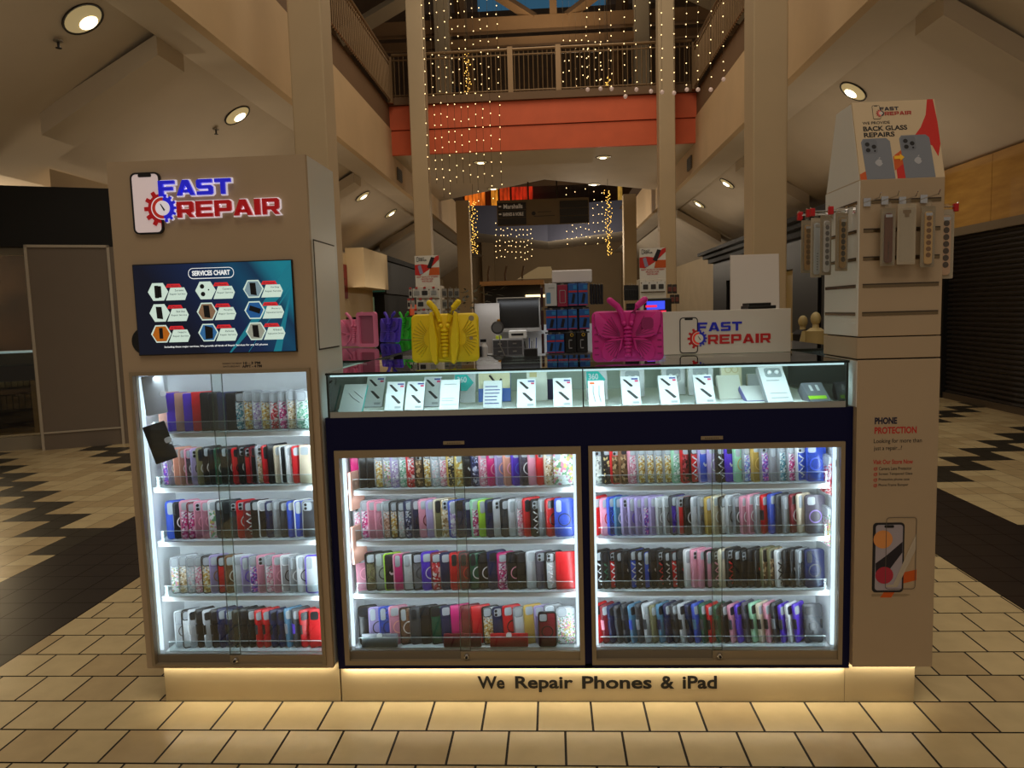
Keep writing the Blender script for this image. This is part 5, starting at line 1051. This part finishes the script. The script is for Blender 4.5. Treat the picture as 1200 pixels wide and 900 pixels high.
# side counters running back, and the far columns
def side_counter(name_lab, x0, x1, y0, y1, lbl):
    t = thing('side_counter', lbl, 'counter', ((x0+x1)/2, (y0+y1)/2, 0))
    part('base_box', MB().box(x0, x1, y0, y1, .16, ZG-.012), NAVY, t); part('plinth', MB().box(x0+.06, x1-.06, y0+.06, y1-.06, 0, .16), MATS['kick_gold'], t)
    part('display_floor', MB().box(x0+.004, x1-.004, y0, y1, ZG-.012, ZG+.006), INNER, t)
    part('glass_wall', MB().box(x0, x0+.005, y0, y1, ZG+.006, ZT2-.007).box(x1-.005, x1, y0, y1, ZG+.006, ZT2-.007).box(x0, x1, y1-.005, y1, ZG+.006, ZT2-.007).box(x0, x1, y0, y0+.005, ZG+.006, ZT2-.007), DG, t)
    part('glass_top', MB().box(x0-.003, x1+.003, y0, y1, ZT2-.007, ZT2), MATS['top_glass'], t)
    part('top_trim', MB().box(x1 if x0 < 0 else x0-.004, x1+.004 if x0 < 0 else x0, y0, y1, ZT2-.012, ZT2).box(x0, x1, y0-.004, y0, ZT2-.012, ZT2), MATS['dark_green_edge'], t)
    part('light_bar', MB().box(x1-.03 if x0 < 0 else x0+.016, x1-.016 if x0 < 0 else x0+.03, y0+.05, y1-.05, ZT2-.02, ZT2-.009), LED, t)
    area('side_led', ((x0+x1)/2, (y0+y1)/2, ZT2-.02), x1-x0-.1, 2.2, (.84, .93, 1), (0, 0, 0), y1-y0-.2)
side_counter('l', -1.58, -.862, 3.46, 7.0, 'glass topped navy counter running back along the left side'); side_counter('r', .90, 1.36, 3.46, 7.0, 'glass topped navy counter running back along the right side')
def rear_column(x0, x1, label, sub):
    t = thing('display_column', label, 'column', ((x0+x1)/2, 7.3, 0), group='rear display columns of the kiosk')
    part('lower_box', MB().box(x0-.02, x1+.02, 7.3, 7.58, .16, 1.30, .003), TAN, t); part('plinth', MB().box(x0+.02, x1-.02, 7.34, 7.54, 0, .16), MATS['kick_gold'], t)
    part('slat_tower', MB().box(x0, x1, 7.3, 7.58, 1.302, 1.80, .003), mat('column_white', (226, 220, 208), .45), t)
    for z in (1.45, 1.56, 1.67, 1.76): part('groove', MB().box(x0+.01, x1-.01, 7.2985, 7.301, z-.006, z+.006), GRV, t)
    o = thing('small_poster', f'small red and white poster with a cracked phone, on the {sub} rear column', 'poster', ((x0+x1)/2, 7.32, 1.80), group='small posters on the rear columns')
    w = x1-x0; z0, hh = 1.802, .295
    part('sheet', MB().box(x0, x1, 7.305, 7.315, z0, z0+hh), PAPER, o)
    def q(pts, y): return MB().prism([(x0+a*w, z0+b*hh) for a, b in pts], y, 7.305)
    part('red_slash', q([(0, .36), (.2, .34), (.55, .52), (1, .86), (1, 1), (.86, .96), (.6, .68), (.3, .72), (0, .70)], 7.303), mat('poster_red2', (206, 36, 30), .5), o)
    part('orange_block', q([(.56, .34), (1, .34), (1, .60), (.62, .60)], 7.302), ORANGE, o); part('pale_slash', q([(.2, .33), (.55, .5), (.6, .42), (.45, .33)], 7.302), PAPER, o)
    part('dark_phone', q([(.5, .60), (.66, .56), (.82, .92), (.68, .95)], 7.3), INK, o); part('lilac_phone', q([(.12, .66), (.24, .70), (.34, .40), (.2, .38)], 7.3), mat('poster_lilac', (150, 146, 176), .5), o)
    part('heading', MB().text('FAST', x0+.18*w, z0+.885*hh, .22*w, .055*hh, 7.303, .001, .02).text('REPAIR', x0+.18*w, z0+.82*hh, .32*w, .055*hh, 7.303, .001, .02).prism(rr(.08*w, .16*hh, .006, x=x0+.08*w, z=z0+.80*hh), 7.302, 7.305, hole=rr(.05*w, .13*hh, .004, x=x0+.095*w, z=z0+.815*hh)), INK, o)
    part('lettering', MB().text('BEST QUALITY SCREEN', x0+.06*w, z0+.26*hh, .88*w, .05*hh, 7.304, .001, .02).text('PROTECTOR', x0+.24*w, z0+.19*hh, .5*w, .05*hh, 7.304, .001, .02).text('INSTALLED', x0+.28*w, z0+.12*hh, .42*w, .05*hh, 7.304, .001, .02), REDINK, o)
    return t
rear_column(-1.352, -1.108, 'white slatwall column with hanging cards at the rear left of the kiosk', 'left'); rear_column(.866, 1.120, 'white slatwall column with hanging packs at the rear right of the kiosk', 'right')
def small_card(x, y, z, w, h, col, label, group, pic=(40, 38, 40), tag=True):
    t = thing('hanging_card', label, 'card', (x, y, z), group=group)
    part('card', MB().prism(rr(w, h, .004, x=-w/2, z=-h), -.002, .002), mat('card_%s' % hexn(col), col, .5), t, local=True)
    part('product', MB().prism(rr(w*.72, h*.5, .006, x=-w*.36, z=-h*.78), -.010, -.002, .002), mat('prod_%s' % hexn(pic), pic, .4), t, local=True)
    if tag: part('red_tag', MB().box(-.012, .012, -.016, -.003, -.004, .014), TAGR, t, local=True)
    part('hook_rod', MB().tube([(0, .03, .004), (0, -.03, .004), (0, -.04, .012)], .002, 5), STEEL, t, local=True)
    return t
gq = 'cards on hooks at the rear left column'
cnt = 0
for r_, (z, xs_) in enumerate(((1.775, (-1.405, -1.335, -1.255, -1.165)), (1.665, (-1.425, -1.385, -1.30, -1.195)), (1.56, (-1.36, -1.27, -1.18)))):
    for k, x in enumerate(xs_):
        small_card(x, 7.255 if x > -1.36 else 7.30, z, .078 if x > -1.36 else .03, .088, (206, 202, 196), f"small card with {'dark' if k % 2 == 0 else 'silver'} cable on rear left column, {['top', 'middle', 'bottom'][r_]} row, {ORD[k]} from left", gq, (36, 34, 36) if k % 2 == 0 else (150, 150, 150)); cnt += 1
for r_, z in enumerate((1.77, 1.66, 1.55)):
    for k in range(3): small_card(-1.075+k*.055, 7.36+k*.06, z, .05, .09, (140, 134, 124), f'grey side card on rear left column, {["top", "middle", "bottom"][r_]} row, {ORD[k]} from left', 'side cards at the rear left column', (80, 78, 76), False)
for k in range(3): small_card(.915+k*.075, 7.255, 1.77, .068, .095, (226, 224, 220), f'white earphone card on rear right column, {ORD[k]} from left', 'white cards at the rear right column', (60, 56, 54), False)
for k in range(5): small_card(.735+k*.028, 7.31+k*.03, 1.745, .05, .15, (24, 22, 26), f'black pouch left of the rear right column, {ORD[k]} from left, upper row', 'black pouches at the rear right column', (14, 14, 16), False)
for k in range(4): small_card(.755+k*.028, 7.31+k*.03, 1.565, .05, .13, (20, 20, 24), f'black pouch left of the rear right column, {ORD[k]} from left, lower row', 'black pouches at the rear right column', (14, 14, 16), False)
for k in range(4): small_card(1.16+k*.03, 7.33+k*.04, 1.74-.10*(k % 2), .045, .09, (60, 50, 46), f'dark card on the right side of the rear right column, {ORD[k]} from left', 'dark cards at the rear right column', (120, 60, 50), False)
sd_ = thing('lit_phone_display', 'dark stand with small red and blue lit screen behind the magenta butterfly', 'display', (.93, 6.6, ZT2))
part('stand_body', MB().box(.82, 1.06, 6.6, 6.66, ZT2+.001, 1.60, .01), BLACK, sd_)
part('lit_face', MB().box(.84, 1.0, 6.595, 6.6, 1.50, 1.575), mat('lit_blue_face', (60, 80, 240), .3, emit=.9), sd_)
part('lit_rows', MB().box(.80+.03, .93, 6.592, 6.596, 1.52, 1.54).box(.95, 1.01, 6.592, 6.596, 1.40, 1.43).box(.95, 1.01, 6.592, 6.596, 1.46, 1.49), mat('lit_red_face', (240, 40, 80), .3, emit=.9), sd_)
# ---------------------------------------------------------------- workbench, rack and tools
WZ = 1.17
WBN = thing('workbench', 'grey repair workbench inside the kiosk with white splashback', 'workbench', (-.1, 5.7, 0))
part('worktop', MB().box(-.80, .55, 5.15, 6.0, WZ-.03, WZ), mat('worktop_grey', (150, 152, 156), .4), WBN); part('splashback', MB().box(-.80, .55, 5.98, 6.0, WZ, WZ+.235), mat('splash_white', (216, 220, 224), .4), WBN)
for x in (-.80, .51): part('leg_panel', MB().box(x, x+.04, 5.18, 5.97, 0, WZ-.03), WHITE, WBN)
area('bench_led', (-.15, 5.75, WZ+.42), .9, 1.1, (.9, .95, 1), (.25, 0, 0), .1)
RK = thing('product_rack', 'tall countertop rack with hooks for blue case packs, left of the magenta butterfly', 'rack', (.17, 5.55, WZ))
rx0, rx1, ryf, ryb = -.055, .275, 5.52, 5.78
part('rack_core', MB().box(rx0+.02, rx1-.02, ryf+.03, ryb-.03, WZ, 1.72), mat('rack_dark', (46, 34, 34), .6), RK); part('rack_base', MB().box(rx0, rx1+.02, ryf, ryb, WZ, WZ+.025), mat('rack_grey', (120, 118, 120), .5), RK)
for z in (1.345, 1.525, 1.70): part('rack_bar', MB().box(rx0, rx1, ryf-.0, ryf+.012, z, z+.012), mat('rack_bar', (70, 74, 84), .4, .4), RK)
part('sign_block', MB().box(rx0+.06, rx1+.03, ryf+.02, ryb-.06, 1.721, 1.815, .008), mat('block_white', (222, 216, 218), .4), RK)
PB = mat('pack_blue', (32, 88, 168), .35); PB2 = mat('pack_cyan', (40, 128, 196), .35); PRD = mat('pack_red', (190, 40, 50), .4); PDK = mat('pack_dark', (16, 18, 34), .4)
def pack(x, z, w, h, kind, label, y=ryf-.024):
    t = thing('case_pack', label, 'pack', (x, y, z), group='boxed packs on the countertop rack')
    base = {'w': PKW, 'r': mat('pack_crimson', (150, 36, 70), .4), 'b': PB, 'k': BLACK}[kind]
    part('box', MB().box(0, w, 0, .022, 0, h, .002), base, t, local=True)
    if kind == 'b':
        part('red_band', MB().box(.002, w-.002, -.0012, 0, h*.60, h*.68).box(.002, w-.002, -.0012, 0, h*.02, h*.06), PRD, t, local=True); part('picture', MB().prism([(w*.3, h*.12), (w*.62, h*.12), (w*.78, h*.52), (w*.5, h*.56)], -.0014, 0), PDK, t, local=True); part('light_corner', MB().box(w*.55, w*.95, -.0012, 0, h*.75, h*.92), PB2, t, local=True)
    elif kind == 'w':
        part('picture', MB().prism(rr(w*.36, h*.5, .006, x=w*.12, z=h*.1), -.0012, 0), mat('pack_sky', (90, 150, 200), .4), t, local=True); part('title', MB().box(w*.3, w*.8, -.0012, 0, h*.78, h*.82), PKG, t, local=True)
    elif kind == 'r': part('picture', MB().prism(rr(w*.6, h*.6, .008, x=w*.2, z=h*.16), -.0012, 0, hole=rr(w*.5, h*.55, .006, x=w*.25, z=h*.18)), PKG, t, local=True)
    else:
        part('bracket_mark', MB().box(w*.3, w*.36, -.0012, 0, h*.2, h*.65).box(w*.3, w*.62, -.0012, 0, h*.2, h*.25).box(w*.3, w*.62, -.0012, 0, h*.6, h*.65), PKG, t, local=True)
        part('gold_ring', MB().prism(circ(w*.6, h*.88, .013, 16), -.004, 0, hole=circ(w*.6, h*.88, .008, 16)), mat('ring_gold', (214, 180, 60), .3, .6), t, local=True)
    part('hang_tab', MB().box(w*.35, w*.65, .004, .006, h, h+.014), CLR, t, local=True)
W3 = .083
pack(rx0+.005, 1.552, .088, .165, 'w', 'white pack with blue phone picture, top left on the rack'); pack(rx0+.098, 1.545, .075, .16, 'r', 'crimson pack, second from left in the top row of the rack')
pack(rx0+.178, 1.548, .068, .165, 'b', 'blue pack, third from left in the top row of the rack'); pack(rx0+.252, 1.548, .070, .165, 'b', 'blue pack, rightmost in the top row of the rack')
for i in range(4): pack(rx0+.010+i*.082, 1.372, .076 if i != 2 else .066, .150, 'b', f'blue pack in the middle row of the rack, {ORD[i]} from left')
for i in range(2): pack(rx0+.010+i*.066, 1.20, .064, .140, 'b', f'blue pack in the bottom row of the rack, {ORD[i]} from left')
for i in range(2): pack(rx0+.150+i*.086, 1.20, .080, .150, 'k', f'black pack with gold ring in the bottom row, {"left" if i == 0 else "right"} one')
for i in range(5): 
    t = thing('case_pack', f'dark blue pack on the right flank of the rack, {ORD[i]} from left, top row', 'pack', (rx1+.012+i*.022, ryf+.0+i*.03, 1.555), group='dark packs on the right flank of the rack')
    part('box', MB().box(0, .016, 0, .08, 0, .15, .002), PDK, t, local=True); part('hang_tab', MB().box(.006, .010, .03, .05, .15, .164), CLR, t, local=True)
for i in range(3):
    t = thing('case_pack', f'dark red pack on the left flank of the rack, {ORD[i]} from top', 'pack', (rx0-.03, ryf+.04, 1.545-i*.175), group='dark red packs on the left flank of the rack')
    part('box', MB().box(0, .02, 0, .08, 0, .15, .002), mat('pack_oxblood', (58, 22, 26), .4), t, local=True); part('hang_tab', MB().box(.006, .012, .03, .05, .15, .164), CLR, t, local=True)
MO = thing('desktop_monitor', 'dark desktop monitor with grey rim on the workbench', 'monitor', (-.24, 6.1, WZ))
p0, p1 = at(584, 385, 5.93), at(631, 349, 5.93)
part('screen', MB().box(p0.x, p1.x, 5.92, 5.935, p0.z, p1.z), mat('screen_off', (22, 20, 18), .25), MO); part('rim', MB().box(p0.x-.01, p1.x+.012, 5.93, 5.95, p0.z-.03, p1.z+.01, .003).box(p0.x-.01, p1.x+.012, 5.915, 5.93, p0.z-.03, p0.z), mat('monitor_grey', (158, 154, 148), .4, .2), MO)
part('stand', MB().box(-.27, -.2, 5.935, 5.96, WZ+.001, p0.z), STEEL, MO)
p0, p1 = at(557, 388, 5.85), at(585, 355, 5.85)
UB = thing('upright_board', 'pale upright board behind the yellow butterfly', 'board', ((p0.x+p1.x)/2, 5.86, WZ)); part('board', MB().box(p0.x, p1.x, 5.85, 5.862, WZ+.002, p1.z, .001), mat('board_grey', (150, 142, 134), .5), UB); part('board_foot', MB().box(p0.x, p1.x, 5.82, 5.90, WZ+.001, WZ+.02), WHITE, UB)
ML = thing('magnifier_lamp', 'dark round magnifier lamp on a thin arm above the workbench', 'lamp', (-.46, 5.4, WZ))
pc = at(583, 384, 5.4)
part('head', MB().lathe([(.020, .012), (.046, .006), (.048, -.006), (.040, -.012)], (0, 0, 0), 24, 'y').xf(Matrix.Translation(pc)), mat('lamp_dark', (66, 66, 70), .4), ML)
part('lens', MB().lathe([(.036, 0), (.036, -.004)], (pc.x, pc.y-.012, pc.z), 24, 'y'), mat('lens_grey', (110, 112, 118), .15), ML)
part('arm', MB().tube([(pc.x+.01, pc.y+.01, pc.z-.03), (pc.x+.012, pc.y+.05, WZ+.10), (pc.x+.05, pc.y+.06, WZ+.012)], .004, 6), STEEL, ML); part('base', MB().lathe([(.05, 0), (.05, .012), (.01, .018)], (pc.x+.05, pc.y+.06, WZ+.001), 18), BLACK, ML)
part('brass_knob', MB().sphere((pc.x+.01, pc.y+.004, pc.z+.05), .014, 10), mat('brass', (176, 130, 60), .3, .8), ML)
p = at(568, 412, 5.5)
SPR = thing('spray_bottle', 'white spray bottle on the workbench next to the yellow butterfly', 'bottle', (p.x, 5.5, WZ))
part('bottle', MB().lathe([(.022, 0), (.025, .01), (.025, .09), (.012, .115), (.012, .125)], (p.x, 5.5, WZ+.001), 18), mat('bottle_white', (206, 206, 206), .4), SPR); part('trigger_head', MB().box(p.x-.03, p.x+.014, 5.49, 5.51, WZ+.126, WZ+.15, .003), BLACK, SPR)
p = at(560, 412, 5.45); JB = thing('black_tool_box', 'black tool box left of the spray bottle', 'box', (p.x, 5.45, WZ)); part('body', MB().box(p.x-.03, p.x+.03, 5.42, 5.48, WZ+.001, WZ+.085, .004), BLACK, JB); part('lid', MB().box(p.x-.032, p.x+.032, 5.418, 5.482, WZ+.085, WZ+.1, .003), DARKW, JB)
p0, p1 = at(577, 411, 5.75), at(613, 399, 5.75)
DR = thing('parts_drawer_unit', 'smoky small parts drawer unit in the middle of the workbench', 'drawers', ((p0.x+p1.x)/2, 5.75, WZ))
dz = .135; part('cabinet', MB().box(p0.x, p1.x, 5.75, 5.86, WZ+.001, WZ+dz, .003), mat('drawer_grey', (150, 150, 152), .4), DR)
for i in range(2):
    for j in range(2):
        a = p0.x+.006+i*(p1.x-p0.x-.012)/2; d0 = part('drawer', MB().box(a+.003, a+(p1.x-p0.x-.012)/2-.003, 5.743, 5.75, WZ+.012+j*.06, WZ+.064+j*.06), mat('drawer_smoke', (70, 70, 74), .25), DR); part('drawer_pull', MB().box(a+.04, a+.07, 5.737, 5.743, WZ+.034+j*.06, WZ+.044+j*.06), STEEL, d0)
PR = thing('label_printer', 'white printer with dark slot on top of the parts drawers', 'printer', ((p0.x+p1.x)/2+.04, 5.8, WZ+dz)); a = (p0.x+p1.x)/2+.01; part('printer_body', MB().box(a, a+.14, 5.76, 5.86, WZ+dz+.001, WZ+dz+.065, .006), WHITE, PR); part('paper_slot', MB().box(a+.02, a+.115, 5.758, 5.761, WZ+dz+.025, WZ+dz+.042), BLACK, PR)
YC_ = thing('tape_roll', 'yellow green tape roll on the parts drawers', 'tape', (p0.x+.05, 5.79, WZ+dz)); part('roll', MB().lathe([(.024, 0), (.024, .026)], (p0.x+.05, 5.79, WZ+dz+.001), 20), mat('tape_lime', (206, 220, 60), .4), YC_); part('core', MB().lathe([(.012, .026), (.012, .028)], (p0.x+.05, 5.79, WZ+dz+.001), 14), PAPER, YC_)
p = at(622, 410, 5.5); TH = thing('tool_holder', 'black tool holder with upright tools, right side of the workbench', 'holder', (p.x, 5.5, WZ)); part('holder_box', MB().box(p.x-.05, p.x+.05, 5.46, 5.54, WZ+.001, WZ+.07, .004), BLACK, TH)
for k in range(6): part('tool', MB().tube([(p.x-.04+k*.016, 5.5, WZ+.07), (p.x-.045+k*.018, 5.5, WZ+.125+.012*(k % 3))], .004, 6), [BLACK, STEEL, mat('tool_blue', (40, 70, 150), .4)][k % 3], TH)
CB = thing('tangled_cables', 'small tangle of dark cables in front of the drawers', 'cables', (-.42, 5.3, WZ)); pts = [(-.50+.17*random.random(), 5.28+.08*random.random(), WZ+.008+.03*random.random()) for k in range(16)]; part('cable', MB().tube(pts, .004, 6), BLACK, CB); part('plug', MB().box(-.40, -.37, 5.27, 5.29, WZ+.002, WZ+.022, .003), DARKW, CB)
# ---------------------------------------------------------------- beyond the kiosk
PL = thing('potted_plant', 'dark leafy potted plant behind the yellow butterfly, beyond the kiosk', 'plant', (-1.36, 12.0, 0))
part('pot', MB().lathe([(.20, 0), (.27, .42), (.29, .45), (.25, .45), (.24, .40)], (-1.36, 12, 0), 20), CHAR, PL)
part('stem', MB().tube([(-1.36, 12, .4), (-1.34, 12.02, 1.1), (-1.38, 12, 1.5)], [.03, .022, .012], 8), mat('bark', (60, 44, 30), .7), PL)
mb = MB()
for k in range(150):
    a = random.random()*2*PI; r_ = .12+.5*random.random(); z = 1.05+random.random()*.85; c = Vector((-1.36+r_*math.cos(a), 12+r_*math.sin(a), z)); d1 = Vector((math.cos(a), math.sin(a), random.uniform(-.5, .6))).normalized(); s1 = d1.cross(Vector((0, 0, 1))).normalized(); L_ = random.uniform(.10, .19)
    mb.quad(c, c+d1*L_*.5+s1*L_*.2, c+d1*L_, c+d1*L_*.5-s1*L_*.2)
part('foliage', mb, noisy('dark_leaf', (58, 62, 42), .2, 6, .5), PL, stuff=True)
SC2 = thing('seating_kiosk', 'wooden topped kiosk with dark front in the far hall', 'kiosk', (-.3, 21, 0))
p0, p1 = at(562, 333, 21), at(637, 326, 21)
part('canopy_edge', MB().box(p0.x, p1.x, 21, 24, p0.z-.05, p0.z+.07), noisy('canopy_wood', (170, 124, 70), .08, 3, .5), SC2); part('dark_front', MB().box(p0.x+.1, p1.x-.1, 21.3, 24, 0, p0.z-.05), PITCHB, SC2)
part('light_tube', MB().box(-.75, .1, 21.2, 21.26, p0.z-.42, p0.z-.34), mat('warm_tube', (255, 226, 170), .4, emit=2.2), SC2)
for i, px in enumerate((572, 592, 612)): 
    q = at(px, 326, 21.5); part('canopy_mast', MB().tube([(q.x, 21.5, q.z-.2), (q.x, 21.5, q.z+.12), (q.x+.05, 21.5, q.z+.35)], .03, 6), DARKB, SC2)
part('awning', MB().quad((-1.0, 21.4, p0.z+.12), (.1, 21.4, p0.z+.12), (.0, 23, p0.z+.55), (-.4, 23, p0.z+.55)), mat('awning_pale', (170, 150, 110), .6, emit=.1), SC2)
# two child mannequins in the right hand shop front
def mannequin(px, pyh, Y, label, dress):
    q = at(px, pyh, Y); H = q.z; x = q.x; k = H/1.16
    t = thing('mannequin', label, 'mannequin', (x, Y, 0), group='child mannequins by the right shop front')
    m = mat('mannequin_cream', (190, 172, 120), .5)
    mb = MB()
    def lp(p): return (x+p[0]*k, Y+p[1]*k, p[2]*k)
    mb.sphere(lp((0, 0, 1.095)), .060*k, 16, (.85, .95, 1.15))
    mb.tube([lp((0, 0, 1.06)), lp((0, 0, 1.0)), lp((0, 0, .96))], [.03*k, .034*k, .07*k], 12)
    mb.tube([lp((0, 0, 1.0)), lp((0, 0, .95)), lp((0, 0, .75)), lp((0, 0, .62)), lp((0, 0, .54))], [.05*k, .115*k, .10*k, .095*k, .11*k], 14)
    for s in (-1, 1):
        mb.tube([lp((s*.10, 0, .96)), lp((s*.15, .01, .76)), lp((s*.16, -.02, .56)), lp((s*.16, -.04, .48))], [.038*k, .032*k, .025*k, .02*k], 10)
        mb.tube([lp((s*.055, 0, .58)), lp((s*.06, 0, .32)), lp((s*.06, 0, .06)), lp((s*.06, -.02, .03))], [.062*k, .045*k, .03*k, .035*k], 10)
    part('body', mb, m, t, smooth=True)
    part('base_plate', MB().lathe([(.16*k, 0), (.16*k, .02)], (x, Y, 0.0), 20), STEEL, t)
    if dress == 'dress': part('dress', MB().tube([lp((0, 0, .97)), lp((0, 0, .72)), lp((0, 0, .60)), lp((0, 0, .34))], [.125*k, .112*k, .14*k, .24*k], 18, False), mat('dress_cream', (176, 156, 104), .7), t, smooth=True)
    else: part('jacket', MB().tube([lp((0, 0, 1.005)), lp((0, 0, .955)), lp((0, 0, .70)), lp((0, 0, .52))], [.06*k, .13*k, .118*k, .13*k], 18, False), mat('jacket_dark', (24, 22, 24), .7), t, smooth=True)
mannequin(941, 370, 10.0, 'child mannequin in dark jacket, left one of the pair by the right shop', 'jacket'); mannequin(956, 366, 9.4, 'child mannequin in cream dress, right one of the pair by the right shop', 'dress')
# ---------------------------------------------------------------- light of the hall
w = bpy.data.worlds.new('hall_ambience'); sc.world = w; w.use_nodes = True
w.node_tree.nodes['Background'].inputs[0].default_value = (1, .86, .70, 1); w.node_tree.nodes['Background'].inputs[1].default_value = WORLD
area('hall_fill', (0, -1.5, 8.5), 5, 260*HALL, WARM, (math.radians(14), 0, 0), 4)  # unseen overhead fill added out of frame, above and behind the camera
area('atrium_fill', (0, 6, 11), 4, 420*HALL, WARM, (0, 0, 0), 6); area('atrium_fill', (0, 13.5, 11), 4, 420*HALL, WARM, (0, 0, 0), 5)  # fill lamps added high in the atrium to light the pillars
area('upper_hall_fill', (0, 21, 9.4), 3, 190*HALL, WARM, (PI, 0, 0), 3)  # unseen upward fill added to brighten the roof and upper walls
for y in (26, 30, 34, 36.5): point('far_hall_fill', (1.2, y, 4.0), 200*HALL, WARM, .03)  # fill lamps added to brighten the blue fascia and far wall
for sd in (-1, 1):
    for y in (4, 12, 20): area('gallery_wash', (XM+sd*4.6, y, 2.3), 1.2, 22*HALL, WARM, (PI, 0, 0), 4)  # upward fill without fittings, added to lift the gallery ceilings
point('shop_lamp', P0+d*-1.2+nrm*-1.3+Vector((0, 0, 2.2)), 75, (1, .8, .55), .15)
sc.view_settings.view_transform = 'Standard'; sc.view_settings.look = 'None'; sc.view_settings.exposure = 0
sc.cycles.transparent_max_bounces = 24; sc.cycles.sample_clamp_indirect = 4
